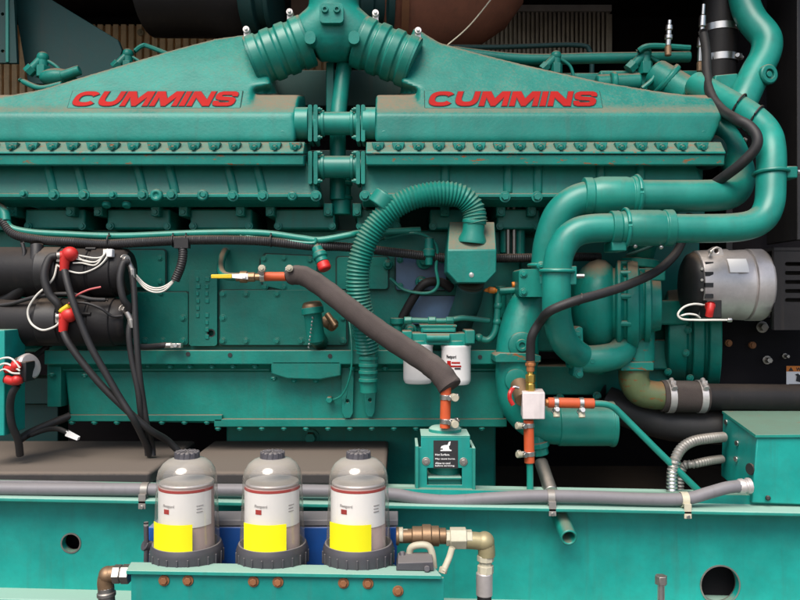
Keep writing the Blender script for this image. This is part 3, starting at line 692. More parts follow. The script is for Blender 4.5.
# oil filler
b = MB(); b.cyl(P(316,340,.03), P(312,308,.0), S(9.2,0), seg=22); b.cyl(P(313,314,.0), P(312,307,0), S(11.2,0), seg=22); b.cyl(P(316,336,.03), P(320,342,.14), S(9,0), seg=20); fl = b.build('oil_filler', 'green', E)
b = MB(); b.lathe(P(312.5,308,0), UP*1+Vector((-.12,-.15,0)), [(0,S(10.2,0)),(.008,S(10.2,0)),(.016,S(8.5,0)),(.018,S(3,0))], 22); b.build('filler_cap', 'bronze', fl)
b = MB()
for k in range(9): p = P(312-.5*k,318+3.7*k,-.026+.004*k); b.lathe(p, Vector((1,0,.3*(-1)**k)), [(0,.003),(.002,.0042),(.004,.003)], 8)
b.build('chain', 'steel', fl, bevel=0)
b = MB(); b.cyl(P(325,320,.08), P(334,326,.06), S(6.5,.07)); b.cyl(P(327,314,.05), P(336,327,.03), S(3.2,.05)); b.build('oil_plug', 'bronze', fl)
# sensor with red plug
b = MB(); ax = P(324,266,-.02)-P(315,243,.0); p = P(315,243,.0)
b.lathe(p, ax, [(0,.006),(.012,.010),(.013,.014),(.03,.015),(.031,.019),(.045,.02),(.047,.016),(.06,.017)], 14); sn = b.build('sensor', 'green', E)
b = MB(); n_ = ax.normalized(); b.lathe(p+n_*.060, n_, [(0,.017),(.020,.0175),(.024,.013)], 14); b.build('red_cap', 'red', sn)
b = MB(); b.tube(PL([(6,221,.0),(12,228,.0),(30,232,.0),(60,234,.0),(120,236,.0),(200,233,.0),(260,233,.0),(300,238,.0),(320,240,.0),(350,235,.0),(362,233,.02),(420,230,.06)]), S(3.4,0), 12)
b.tube(PL([(240,236,-.01),(280,240,-.01),(312,243,-.01),(316,238,-.01)]), S(1.5,0), 8); b.build('green_hose', 'hosegreen', E)
# dusty right end of the hose: left elbow behind starters
b = MB(); b.tube(PL([(-5,205,.02),(4,212,.01),(6,222,.0)]), S(5,0), 12); b.build('hose_elbow', 'green', E)

# --- right hand: thermostat housing / large elbow
b = MB(); Yt = .0
b.tube(PL([(544,288,.02),(535,296,.02),(524,315,.01),(518,340,.0),(517,362,.0)]), lambda t,i: S(17+5*t,0), 24)
b.tube(PL([(517,356,.0),(516,380,.0),(520,402,.0),(534,418,.0),(556,424,.0),(612,424,.0)]), S(20.5,0), 28)
th = b.build('coolant_elbow', 'green', E, remesh=.006, sm=3)
b = MB(); b.plate([[(495,356),(500,353),(530,353),(541,356),(541,362),(495,362)]], -.065, .13); b.build('elbow_flange', 'greenr', th, bevel=.002)
b = MB(); b.lathe(P(521,345,-.045), FRONT, [(0,S(13.2,-.05)),(.012,S(13.2,-.05)),(.014,S(12.2,-.05)),(.014,S(6,-.05)),(.022,S(6,-.05)),(.022,S(3,-.05)),(.016,S(3,-.05))], 26)
b.lathe(P(516,380,-.045), FRONT, [(0,S(11.5,-.05)),(.01,S(11.5,-.05)),(.012,S(9,-.05))], 24); b.build('elbow_boss', 'green', th, bevel=.001)
b = MB(); b.lathe(P(557,424,0), XX, [(0,S(20.6,0)),(.003,S(21.8,0)),(.14,S(21.8,0)),(.142,S(22.6,0)),(.152,S(22.6,0)),(.154,S(19,0))], 32); b.build('elbow_sleeve', 'pipe', th, bevel=.001)
b = MB(); b.plate([rrect(519,269,547,297,3)], -.065, .12); pf = b.build('pipe_flange', 'green', E, bevel=.005)
bolts('flange_bolt', 'greenr', pf, [(523.5,274),(543,273),(523.5,292)], -.066, 2.8)
# --- coolant pipes
rA = S(15.8,-.06)
b = MB(); b.tube(PL([(546,286,-.03),(547,262,-.035),(550,240,-.045),(560,214,-.055),(580,199,-.06),(612,196,-.06),(670,196,-.06),(712,195.5,-.055),(730,193,-.03),(738,184,.02),(738,168,.08),(726,140,.16),(700,110,.24)]), rA, 28, n=8); pA = b.build('coolant_pipe', 'pipe', E, bevel=0)
rB = S(14.4,-.16)
b = MB(); b.tube(PL([(600,362,.05),(584,358,.01),(566,344,-.08),(558,322,-.13),(556.5,300,-.15),(557,270,-.155),(561,250,-.16),(572,235,-.16),(592,228.5,-.16),(640,228,-.16),(700,228.5,-.16),(740,227,-.16),(760,220,-.155),(769,205,-.145),(771,180,-.13),(771,150,-.11),(766,132,-.07),(750,116,-.02),(725,101,.06),(695,84,.15)]), rB, 28, n=8); pB = b.build('coolant_pipe', 'pipe', E, bevel=0)
for pp, x0, x1, yy, Y, r in ((pA,583,639,196,-.06,rA),(pB,610,672,228,-.16,rB)):
    b = MB(); L_ = S(x1-x0,Y)
    b.lathe(P(x0,yy,Y), XX, [(0,r+.001),(.001,r+.007),(.022,r+.007),(.024,r+.004),(.045,r+.009),(L_-.035,r+.009),(L_-.022,r+.006),(L_-.02,r+.010),(L_,r+.010),(L_+.001,r)], 32); sl_ = b.build('hose_sleeve', 'hosegreen', pp, bevel=.0015)
def ubolt(pp, px, py, Y, r, ax, name='pipe_clamp'):
    b = MB(); s_, t_ = frame(ax); c = P(px,py,Y); q = [c+(s_*math.cos(a)+t_*math.sin(a))*(r+.005) for a in [k*2*math.pi/28 for k in range(29)]]
    b.tube(q, .0048, 8, smooth=False); return b.build(name, 'pipe', pp, bevel=0)
ubolt(pA,636,196,-.06,rA+.006,XX); ubolt(pB,625,228,-.16,rB+.006,XX); ubolt(pB,557,271,-.155,rB,Vector((.02,0,1))); ubolt(pA,546.5,266,-.035,rA,Vector((.05,0,1))); ubolt(pB,771,173,-.125,rB,Vector((0,.1,1)))
b = MB(); b.pbox(612,241,627,251,-.18,-.1); b.pbox(568,266,577,285,-.17,-.1); b.pbox(787,166,798,178,-.15,-.1); b.split('clamp_block', 'green', pB, bevel=.003)
b = MB(); b.cyl(P(541,266,-.085), P(541,266,-.105), S(4.6,-.1), seg=16); b.bolt(P(541,266,-.105), FRONT, S(2.8,-.1)); b.build('clamp_nut', 'green', pA)
b = MB()
for px,py in ((635,246),(661,247),(618,213)): b.sphere(P(px,py,-.17), .0062, 10, 6)
b.cyl(P(576,276,-.14), P(584,276,-.14), .006, seg=8); b.cyl(P(797,172,-.13), P(806,172,-.13), .006, seg=8); b.split('clamp_screw', 'steel', pB, bevel=0)
b = MB(); ng = Vector((.85,0,.5))
for a_, q in ((P(737,106,.03), 1), (P(757,121,-.02), 1)):
    pass
b.build('x', 'black') if False else b.bm.free()
# upper-right bypass pipe
b = MB(); b.tube(PL([(738,-40,.30),(744,0,.27),(752,20,.25),(766,38,.22),(765,55,.2),(754,76,.18),(742,102,.15),(735,120,.14)]), S(14.5,.22), 24, n=8); pc = b.build('bypass_pipe', 'pipe', E, bevel=0)
b = MB(); b.lathe(P(762,77,.16), FRONT+Vector((.25,0,.0)), [(-.03,S(9,.15)),(.03,S(10,.15)),(.034,S(8.6,.15)),(.034,S(5,.15)),(.026,S(5,.15)),(.026,S(3,.15)),(.032,S(3,.15))], 22); b.build('pipe_plug', 'green', pc, bevel=.001)
b = MB(); b.prism([(715,75),(738,73),(738,95),(712,96)],.17,.3); b.build('pipe_saddle', 'green', pc, bevel=.004)
# end cap of the manifold
b = MB(); b.sphere(P(706,152,.05), S(20,.05), sc_=(1,1,.9)); b.cyl(P(690,150,.05), P(706,150,.05), S(18,.05)); b.build('manifold_end', 'dkgreen', E)
b = MB(); b.pbox(660,164,703,205,.05,.3); b.build('rear_housing', 'green', E)
# --- water pump
wp = MB(); c = P(611,305,.08); ax = Vector((1,-.28,0)).normalized()
k = lambda v: S(v,.14)
wp.lathe(c-ax*k(38), ax, [(0,k(14)),(k(1),k(20)),(k(5),k(29)),(k(11),k(37)),(k(18),k(42.5)),(k(26),k(45)),(k(33),k(43.5)),(k(38),k(39)),(k(40),k(36)),(k(42),k(36)),(k(43),k(41)),(k(44),k(43.5)),(k(47),k(43.5)),(k(48),k(41)),(k(50),k(38)),(k(52),k(38)),(k(53),k(42)),(k(58),k(43)),(k(63),k(42)),(k(64),k(36)),(k(68),k(33)),(k(69),k(36)),(k(74),k(36)),(k(75),k(26)),(k(84),k(24))], 56)
for q_ in range(10):
    a_ = q_*2*math.pi/10+.2; s1, t1 = frame(ax); p = c+ax*k(5.5)+(s1*math.cos(a_)+t1*math.sin(a_))*k(40.5); wp.cyl(p, p+ax*k(13), k(3.0), seg=6)
pump = wp.build('water_pump', 'green', E, bevel=.002)
b = MB(); b.lathe(P(605,319,.02), FRONT, [(-.05,k(10)),(.0,k(9.4)),(.012,k(9)),(.014,k(7))], 24); b.build('pump_cap', 'pipe', pump)
b = MB(); b.tube(PL([(570,354,.0),(585,359,.0),(605,358,.0),(618,354,.02),(624,345,.05)]), S(14,0), 22); b.build('pump_volute', 'pipe', pump, remesh=.006, sm=2)
b = MB(); b.plate([[(574,330),(579,326),(583,328),(584,358),(583,377),(578,379),(573,376),(575,356)]], -.03, .06); pfl = b.build('pump_flange', 'green', pump, bevel=.003)
bolts('flange_bolt', 'green', pfl, [(578,334),(579,374),(592,361),(570,344)], -.032, 3)
b = MB(); b.cyl(P(640,258,.1), P(646,235,.02), S(13,.08)); b.cyl(P(640,259,.09), P(639,268,.09), S(19,.08), seg=24); b.pbox(621,268,666,281,.02,.15); b.cyl(P(645,280,.08), P(643,300,.1), S(14,.08)); b.build('pump_outlet', 'green', pump, bevel=.004)
b = MB(); b.tube([P(640,250,.0)+Vector((math.cos(a)*.0,0,0))+(Vector((.9,0,.35))*math.cos(a)*S(13.5,.05)+Vector((0,-1,0))*math.sin(a)*S(13.5,.05)) for a in [i*2*math.pi/20 for i in range(21)]], .004, 8, smooth=False); b.build('band', 'plateseam', pump, bevel=0)
b = MB(); b.cyl(P(618,346,.03), P(618,341,.03), S(6,.03), seg=14); b.build('rust_plug', 'rusty', pump)
b = MB(); b.cyl(P(637,325,.08), P(637,362,.08), S(17,.08)); b.pbox(621,362,654,371,.02,.16); b.build('pump_inlet', 'greenr', pump, bevel=.003)
b = MB(); b.tube(PL([(634,366,.07),(634,380,.07),(640,391,.07),(652,395,.07),(664,395.5,.07)]), lambda t,i: S(15-1.0*t,.07), 24); b.build('suction_elbow', mat('weathered_brass_green', (.13,.17,.075), .4, dust=.9, dustcol=(.24,.14,.06), rust=1.0, lo=.3, hi=.8, grime=.5), pump, bevel=0)
# gear / accessory housing behind
b = MB(); b.lathe(P(664,335,.27), Vector((1,-.3,0)), [(0,k(40)),(k(3),k(48)),(k(20),k(49)),(k(21),k(45)),(k(25),k(45)),(k(26),k(52)),(k(36),k(52)),(k(37),k(47)),(k(40),k(47)),(k(41),k(54)),(k(52),k(54)),(k(53),k(30))], 56); gh = b.build('gear_housing', 'green', E, bevel=.003)
bolts('housing_bolt', 'green', gh, [(686,353,.12),(688,330,.1),(690,378,.14),(668,372,.14)], .12, 2.6, Vector((-.6,-.8,0)))
b = MB(); b.pbox(655,300,690,325,.12,.3); b.pbox(645,340,672,370,.18,.3); b.build('housing_bracket', 'green', E, bevel=.006)
b = MB(); b.pbox(505,366,690,395,.22,.5); b.build('flywheel_plate', 'green', E, bevel=.004)
bolts('flange_bolt', 'greenr', E, [(560,398),(597,396),(540,392),(684,358),(684,330)], .16, 3)
# bluish parts between block covers
b = MB()
for px,py,r in ((424,262,8),(421,282,6),(388,265,5),(410,330,7)): b.lathe(P(px,py,.14), FRONT, [(0,S(r,.1)),(.03,S(r,.1)),(.032,S(r*.6,.1)),(.05,S(r*.5,.1))], 18)
for px,py,r in ((480,245,5),(500,300,6),(505,235,5),(520,240,5)): b.cyl(P(px,py-14,.12), P(px,py+18,.12), S(r,.12), seg=12)
b.split('fuel_fitting', 'green', E, bevel=.002)
b = MB()
for px in (508,514): b.cyl(P(px,205,.10), P(px,262,.10), S(2.2,.1), seg=10)
b.split('push_tube', 'dsteel', E)
b = MB(); b.lathe(P(397,350,.09), UP, [(0,.018),(.02,.018),(.022,.024),(.04,.024),(.045,.014),(.07,.014),(.072,.02),(.09,.02)], 10); b.build('drain_cock', 'green', E)

# ================================================================== SPIN-ON FILTERS
hd = MB(); hd.pbox(421,326,456,333,-.02,.1); hd.pbox(402,331,412,346,-.04,.05); hd.pbox(408,333,471,345,-.03,.08); hd.pbox(465,330,475,344,-.04,.05)
hd.cyl(P(418,340,.0), P(418,347,.0), S(13,0)); hd.cyl(P(456,340,.0), P(456,347,.0), S(13,0)); hd.cyl(P(426,338,-.03), P(450,338,-.03), S(4,0))
fh = hd.build('filter_head', 'green', E, bevel=.003)
b = MB(); b.pbox(420,325,457,327,-.022,.1); b.pbox(423,329,455,332,-.03,-.015); b.build('head_cap', 'greenr', fh, bevel=.001)
def curvetext(c, r, body, hgt, ang, zc, m, name, par, width=None, off=.0, ext=.0003, xs=1.0):
    b = MB()
    b.text(body, hgt, None, ext=ext, off=off, width=width, xs=xs, fn=lambda q: Vector((c.x+(r+.0006+q.z)*math.sin(ang+q.x/r), c.y-(r+.0006+q.z)*math.cos(ang+q.x/r), zc+q.y)))
    return b.build(name, m, par, bevel=0)
def sector(c, r, a0, a1, z0, z1, th=.0006, n=24):
    b = MB(); rings = []
    for k in range(n+1):
        a = a0+(a1-a0)*k/n; s_, q = math.sin(a), -math.cos(a)
        rings.append([Vector((c.x+rr*s_, c.y+rr*q, z)) for rr, z in ((r,z0),(r+th,z0),(r+th,z1),(r,z1))])
    return b.loft(rings)
for px, y0, y1, lab in ((418,345,383.5,'white spin-on filter partly hidden behind the foam covered hose'), (456,346,384.5,'white spin-on filter with printing, right one under the filter head')):
    Y = 0.0; c = P(px,y1,Y); r = S(14.7,Y); H = S(y1-y0,Y)
    t = thing('oil_filter', lab, 'filter', c, 'white spin-on filters')
    b = MB(); b.lathe(c, UP, [(0,r*.75),(.002,r*.88),(.010,r*.985),(.016,r),(H-.006,r),(H-.003,r*1.03),(H+.002,r*1.03),(H+.003,r*.9)], 40); can = b.build('can', 'white', t, bevel=0)
    a0 = -.72 if px > 430 else .35
    b = sector(c, r, a0+.02, a0+.30, c.z+H*.52, c.z+H*.64); b.build('red_square', 'redlogo', t, bevel=0)
    curvetext(c, r, 'Fleetguard', S(4.2,Y), a0-.02, c.z+H*.68, 'print', 'brand_print', t, width=S(10,Y), off=.02)
    for (dx, w, zz, m_) in ((.34,8.5,.57,'redlogo'),(.18,12,.48,'redlogo'),(.55,6,.42,'print')):
        sector(c, r, a0+dx, a0+dx+w*.0685, c.z+H*zz, c.z+H*(zz+.045)).build('print_line', m_, t, bevel=0)

# ================================================================== HARNESS
t = thing('wiring_harness', 'black corrugated wiring loom running along the engine above the starters', 'wiring', P(200,245,-.02))
b = MB(); hp = PL([(2,220,.0),(14,234,-.005),(40,240,-.01),(70,242,-.015),(105,244,-.015),(150,242,-.015),(200,240,-.015),(260,241,-.01),(310,246,0),(345,247,.02),(400,253,.03),(450,258,.06),(520,258,.07),(545,257,.08),(600,257,.12)])
b.corr(hp, S(4.8,0), .006, .0012, 12); b.build('loom', 'black', t, bevel=0)
b = MB()
for px in (109,173,186,271): 
    c = P(px,241,-.014); q = [c+(UP*math.cos(a)+FRONT*math.sin(a))*S(5.6,0) for a in [i*2*math.pi/14 for i in range(15)]]; b.tube(q, .0022, 6, smooth=False)
    b.cyl(c+UP*S(5,0), c+UP*S(8,0), .0022, seg=6)
b.split('cable_tie', 'black', t, bevel=0)
b = MB(); b.corr(PL([(180,242,-.02),(183,252,-.025),(181,266,-.03),(175,281,-.03)]), S(4.6,0), .006, .0012, 12); b.pbox(174,238,188,248,-.035,-.01); br = b.build('branch', 'black', t, bevel=0)
b = MB()
for dy in (0,2.0,4.2): b.tube(PL([(175,279+dy*.3,-.03),(165,286+dy,-.032),(155,288+dy,-.03),(145,284+dy,-.025),(136,275+dy*.8,-.02)]), S(.85,0), 6)
b.split('white_wires', 'wire', t, bevel=0)
b = MB(); b.tube(PL([(37,243,-.02),(36,260,-.035),(28,278,-.03),(18,292,-.02),(2,302,-.0),(-20,310,0)]), S(6.2,0), 12); b.build('branch', 'black', t, bevel=0)
b = MB()
for k_, (y1_, yy) in enumerate(((258,250),(262,254),(265,259),(262,247))): b.tube(PL([(104+k_*1.2,249,-.05),(103,256,-.055),(95,y1_,-.06),(82,y1_-2,-.06),(73,yy+4,-.062)]), S(.85,0), 6)
b.tube(PL([(107,249,-.05),(108,255,-.055),(99,266,-.06),(82,273,-.06),(66,270,-.06),(57,265,-.06)]), S(.95,0), 6); b.split('white_wires', 'wire', t, bevel=0)
b = MB(); b.pbox(106,249,112,257,-.06,-.04); b.build('connector', 'label', t, bevel=.002)
b = MB(); b.tube(PL([(57,264,-.06),(54,277,-.065),(47,286,-.065),(36,296,-.07),(28,310,-.07),(31,323,-.072),(42,330,-.075),(54,327,-.075),(61,321,-.075)]), S(1.1,-.05), 8); b.build('looping_wire', 'wire', t, bevel=0)
b = MB(); b.tube(PL([(68,305,-.07),(76,296,-.075),(88,290,-.075),(101,287,-.07)]), S(1.0,-.05), 8); b.build('pink_wire', 'pink', t, bevel=0)

# ================================================================== STARTERS
def starter(y, r, label, bx, by, x1, Y):
    t = thing('starter_motor', label, 'starter motor', P(60,y+r,Y), 'black starter motors')
    k = lambda v: S(v,Y)
    b = MB(); o = P(-60,y,Y); L_ = P(x1,y,Y).x-o.x
    b.lathe(o, XX, [(0,k(r-3)),(.02,k(r)),(L_-k(38),k(r)),(L_-k(37),k(r-1.2)),(L_-k(35),k(r-1.2)),(L_-k(34),k(r+.4)),(L_-k(14),k(r+.4)),(L_-k(13),k(r-1)),(L_-k(4),k(r-1.5)),(L_,k(r-5)),(L_+.001,k(r*.3))], 40); b.build('body', 'blackdusty', t, bevel=.001)
    b = MB()
    for q_ in range(5):
        a_ = R(200+q_*40); pp_ = o+Vector((0,math.cos(a_)*k(r+.6)*1.0,-math.sin(a_)*k(r+.6)))
        if pp_.y < o.y+.02: b.cyl(pp_+XX*(L_-k(40)), pp_+XX*(L_-k(30)), k(2.0), seg=6)
    b.split('through_bolt', 'blackdusty', t, bevel=.0006)
    b = MB(); b.lathe(P(42,y-1,Y-.008), XX, [(0,k(r*.82)),(.004,k(r*.98)),(k(22),k(r*.98)),(k(23),k(r*.8))], 30); b.build('solenoid', 'black', t, bevel=.002)
    b = MB(); b.cyl(P(bx-8,by+2,Y-.07), P(bx,by+1,Y-.07), k(4), seg=12); b.pbox(bx-10,by-2,bx-4,by+8,Y-.075,Y-.06); b.build('terminal', 'dsteel', t, bevel=.001)
    b = MB(); b.sphere(P(bx+4,by,Y-.075), k(7.2), 16, 10, (1.1,.9,1.0)); b.cyl(P(bx-4,by+2,Y-.075), P(bx+5,by,Y-.075), k(4.8)); b.tube(PL([(bx+1,by,Y-.075),(bx-1,by+6,Y-.075),(bx-2,by+17,Y-.075)]), lambda t_,i: k(5.6-1.6*t_), 14); bt_ = b.build('terminal_boot', 'red', t, bevel=0)
    b = MB(); b.bolt(P(x1-6,y-12,Y-.04), XX+FRONT, k(4), .012); b.cyl(P(x1-3,y-10,Y-.055), P(x1+2,y,Y-.055), k(3)); b.cyl(P(x1+1,y-3,Y-.055), P(x1+2,y+6,Y-.055), k(3.6), seg=8); b.build('terminal_lug', 'dsteel', t, bevel=.001)
    return t
starter(272, 25, 'upper black starter motor with red terminal boot and white wires', 66, 254, 131, .01)
starter(322, 24, 'lower black starter motor with red boot above crossing black cables', 65, 315, 130, .0)
b = MB(); b.tube(PL([(60,312,-.08),(66,308,-.08),(69,306,-.08)]), S(3,-.08), 8); tag(b.build('yellow_terminal', 'yellowd'), 'small yellow crimp terminal above the lower red boot', 'terminal')
def cable(name, label, pts, r, m='cable', cat='cable', group='black starter cables', extra=None):
    b = MB(); q = PL(pts); b.tube(q, S(r*.86,-.06), 12)
    o = b.build(name, m, bevel=0); tag(o, label, cat, group); return o
cable('battery_cable', 'black battery cable falling from the upper red boot to the battery box', [(64,268,-.066),(68,285,-.085),(76,310,-.095),(90,345,-.095),(105,372,-.09),(120,398,-.085),(134,420,-.08),(145,442,-.03),(150,455,.0)], 4.0)
cable('battery_cable', 'black battery cable curving from the lower red boot across to the right', [(63,331,-.076),(68,342,-.085),(82,362,-.085),(104,388,-.08),(130,413,-.07),(150,430,-.05),(168,441,.0),(182,455,.02)], 4.2)
cable('battery_cable', 'black cable hanging straight down from the upper starter end', [(131,268,-.045),(134,290,-.05),(136,330,-.06),(139,370,-.06),(143,400,-.05),(147,425,-.04),(152,446,.0),(153,456,.0)], 3.6)
cable('battery_cable', 'black cable hanging from the lower starter end lug', [(131,318,-.05),(129,335,-.06),(132,360,-.06),(138,390,-.06),(141,415,-.05),(146,440,-.01),(148,455,.0)], 3.6)
cable('battery_cable', 'short black cable looping between the two starter terminals', [(58,256,-.06),(50,258,-.065),(45,270,-.075),(45,282,-.08),(50,295,-.08),(58,304,-.078),(60,312,-.07)], 4.6)
cable('battery_cable', 'black looped cable at the right end of the upper starter', [(129,262,-.05),(123,264,-.06),(120,280,-.07),(123,298,-.07),(128,306,-.06),(130,312,-.05)], 4.0)
cable('sensor_cable', 'thin black cable draped across the lower starter motor', [(70,303,-.075),(85,303,-.08),(100,308,-.08),(112,316,-.07),(122,316,-.06)], 1.6)
cable('sensor_cable', 'thin black cable sagging below the loom at the far left', [(22,241,-.03),(24,256,-.04),(14,268,-.045),(2,274,-.04),(-10,276,-.03)], 2.2)
cable('sensor_cable', 'thin black cable running up between the two starter motors', [(108,300,-.06),(90,299,-.07),(70,294,-.07),(40,296,-.06),(10,304,-.05),(-10,306,-.04)], 2.4)
t = thing('ground_strap', 'black earth cable with steel lug bolted to the engine rail', 'cable', P(160,348,.0))
b = MB(); b.tube(PL([(136,346,-.05),(145,347,-.03),(158,346,.0),(166,345,.01)]), S(3,0), 10); b.build('lead', 'cable', t, bevel=0)
b = MB(); b.cyl(P(164,345.5,.01), P(172,345.5,.01), S(3,.01)); b.pbox(170,343.5,181,348,.0,.02); b.cyl(P(175,345.5,-.001), P(175,345.5,-.012), S(2.4,0), seg=6); b.build('cable_lug', 'steel', t, bevel=.001)
# left control solenoid
t = thing('battery_isolator', 'small grey solenoid with two red terminal boots on the left post', 'solenoid', P(25,385,-.1))
b = MB(); b.lathe(P(20,370,-.10), Vector((.8,-.3,.25)), [(0,.03),(.005,.033),(.02,.033)], 24); b.build('base', 'black', t)
b = MB(); b.lathe(P(24,368,-.10), Vector((.8,-.3,.25)), [(0,.032),(.02,.034),(.026,.030),(.028,.015)], 24); b.build('cover', 'alu', t, bevel=.001)
b = MB(); b.pbox(17,362,26,382,-.15,-.10); b.build('terminal_block', 'black', t)
for bx,by in ((14,366),(15,380)):
    b = MB(); b.tube(PL([(bx-8,by+3,-.15),(bx,by+1,-.155),(bx+3,by-4,-.155)]) if by < 370 else PL([(bx-9,by-1,-.15),(bx-2,by+1,-.155),(bx+6,by-1,-.155)]), S(4.6,-.15), 12); b.sphere(P(bx+2,by,-.157), S(5.4,-.15), 12, 8); b.build('terminal_boot', 'red', t, bevel=0)
b = MB()
for y_ in (0,7,14): b.tube(PL([(-8,362+y_,-.15),(4,358+y_*.8,-.16),(12,359+y_,-.165),(20,368+y_*.4,-.165)]), S(1.0,-.15), 8)
b.split('wire', 'wire', t, bevel=0)
cable('battery_cable', 'black cable curving down the left post below the grey solenoid', [(18,384,-.14),(12,394,-.14),(10,408,-.13),(12,425,-.12),(18,440,-.1),(20,455,-.08)], 4.2)
cable('battery_cable', 'black cable running behind the lower starter toward the grey solenoid', [(50,345,.05),(36,355,.02),(28,362,-.05),(24,368,-.1)], 3.6)
t = thing('frame_post', 'green steel post at the left edge of the photo', 'post', P(-5,440,-.13))
b = MB(); b.pbox(-25,330,4.5,436,-.13,-.02); b.build('post', 'beam', t)
b = MB(); b.pbox(-30,330,8,352,-.10,.1); b.build('gusset', 'beam', t)
t = thing('wire_loom', 'black loom with white end lying beside the left battery box', 'wiring', P(50,430,.0))
b = MB(); b.tube(PL([(16,442,.0),(30,433,.02),(50,424,.05),(70,416,.08)]), S(4,.05), 10); b.build('loom', 'cable', t, bevel=0)
b = MB(); b.tube(PL([(28,436,.01),(45,430,.02),(58,429,.01),(68,433,.0)]), S(2.6,.0), 10); b.build('loom', 'cable', t, bevel=0)
b = MB(); b.hexa([v_ for v_ in PL([(65,436,-.005),(77,440.5,-.02),(78,437.5,-.02),(66,431,-.005)])]+[v_+Vector((.002,.01,.001)) for v_ in PL([(65,436,-.005),(77,440.5,-.02),(78,437.5,-.02),(66,431,-.005)])]); b.build('tape_end', 'label', t, bevel=0)

# ================================================================== COOLANT SHUT-OFF VALVE + FOAM HOSE
t = thing('ball_valve', 'bronze ball valve with yellow and white lever on the engine block', 'valve', P(243,285,.0))
b = MB(); b.tube(PL([(226,250,.14),(222,258,.08),(221,270,.03),(226,276,.0),(240,277,-.02)]), S(4,.02), 14); b.build('inlet_elbow', 'green', t, bevel=0)
b = MB(); ax = XX; b.lathe(P(236,277,-.03), XX, [(0,.012),(.01,.012),(.011,.016),(.03,.016),(.031,.013),(.05,.013),(.051,.010),(.075,.010)], 8); b.build('valve_body', 'bronze', t, bevel=.001)
b = MB(); b.hexa(PL([(211,278.5,-.07),(232,278.5,-.07),(232,274,-.07),(211,274.5,-.07),(211,278.5,-.062),(232,278.5,-.062),(232,274,-.062),(211,274.5,-.062)])); b.build('lever_grip', 'yellowd', t, bevel=.002)
b = MB(); b.hexa(PL([(231.5,278,-.068),(248,279.5,-.064),(248,273.5,-.064),(231.5,274.2,-.068),(231.5,278,-.063),(248,279.5,-.058),(248,273.5,-.058),(231.5,274.2,-.063)])); b.cyl(P(244,276.5,-.03), P(244,276.5,-.073), S(2.2,-.06), seg=6); b.build('lever_arm', 'label', t, bevel=.0008)
t = thing('heater_hose', 'dark foam covered hose sloping from the yellow valve to the heater', 'hose', P(446,425,-.18))
b = MB(); ps = PL([(289,276,-.045),(297,275,-.055),(306,277,-.06),(322,287,-.07),(345,305,-.09),(372,326,-.11),(400,345,-.13),(425,361,-.15),(440,373,-.165),(449,385,-.175),(451,388,-.178)])
b.tube(ps, lambda t_,i: S(9.8+2.2*t_,-.1)*(1-.28*max(0,(t_-.93)/.07)**2-.15*max(0,(.03-t_)/.03))*(1+.02*math.sin(i*1.3)+.012*math.sin(i*2.9)), 20, n=6); b.build('foam_sleeve', 'foam', t, bevel=.006)
b = MB(); b.cyl(P(264.5,276.5,-.04), P(291,276.5,-.045), S(4.6,-.04)); c1 = b.build('hose_end', 'orange', t, bevel=.001)
b = MB(); b.text('silicone', S(2.2,-.05), Matrix.Translation(P(267,278,-.055)) @ Matrix.Rotation(R(90),4,'X'), width=S(18,-.05)); b.bm.free()
for px in (262.5,288.5): clampring(c1, P(px,276.5,-.042), XX, S(4.8,-.04), .012, Vector((0,-.35,.93)))
b = MB()
for px in (262.5,290): p = P(px,268.5,-.075); b.cyl(p, p+FRONT*.012, S(3.6,-.06), seg=14); b.cyl(p+FRONT*.012, p+FRONT*.016, S(2.2,-.06), seg=6)
b.split('clamp_screw', 'cream', c1, bevel=.001)
b = MB(); b.cyl(P(446,385,-.178), P(445,428,-.178), S(5.2,-.17)); c2 = b.build('hose_end', 'orange', t, bevel=.001)
for yy in (397,421): clampring(c2, P(445.8,yy,-.178), UP, S(5.4,-.17), .012, Vector((.8,-.6,0)))
b = MB()
for yy in (397.5,424): p = P(453.5,yy,-.2); b.cyl(p-FRONT*.01, p+FRONT*.01+XX*.004, S(3.8,-.19), seg=14)
b.split('clamp_screw', 'cream', c2, bevel=.001)
# coolant heater bracket box
t = thing('coolant_heater', 'green bracketed coolant heater with black hot surface label', 'heater', P(448,496,-.2))
Yh = -.2
b = MB(); b.lathe(P(445,433,-.135), UP, [(-.14,.042),(-.006,.042),(-.002,S(16.5,-.16)),(.012,S(16.5,-.16)),(.017,S(14,-.16)),(.019,S(6,-.16))], 32); b.build('heater_body', 'pale', t, bevel=.001)
b = MB(); b.plate([[(417.5,497),(417.5,447),(421,447),(421,437),(470,437),(470,448),(473.5,448),(473.5,497)], [(427,468),(462,468),(462,485),(427,485)]], Yh, .005); b.build('front_plate', 'beam', t, bevel=.001)
b = MB(); b.pbox(421,435.5,470,438,Yh+.001,-.10); b.pbox(415.5,446,418.5,497,Yh-.012,-.10); b.pbox(472.5,448,475.5,497,Yh-.012,-.10); b.pbox(428,479,461.5,485,Yh+.012,-.12); b.pbox(428,477.5,461.5,479.5,Yh+.0,-.12); b.pbox(417,493,474,497,Yh-.012,-.1); b.build('bracket_flange', 'pale', t, bevel=.001)
lb = MB(); lb.plate([[(433.5,440.5),(458,440.5),(458,468.3),(433.5,468.3)]], Yh-.0012, .001); lab_ = lb.build('warning_label', 'print', t, bevel=0)
b = MB(); Rm = Matrix.Rotation(R(90),4,'X')
for s_, py, w in (('Hot Surface.',455.6,14.5),('May cause burns.',460.0,20),('Allow to cool',464.2,15),('before servicing.',466.9,19.5)):
    b.text(s_, S(2.0,Yh), Matrix.Translation(P(435.2,py,Yh-.002)) @ Rm, ext=.0002, off=.012, width=S(w,Yh))
b.build('label_text', 'label', lab_, bevel=0)
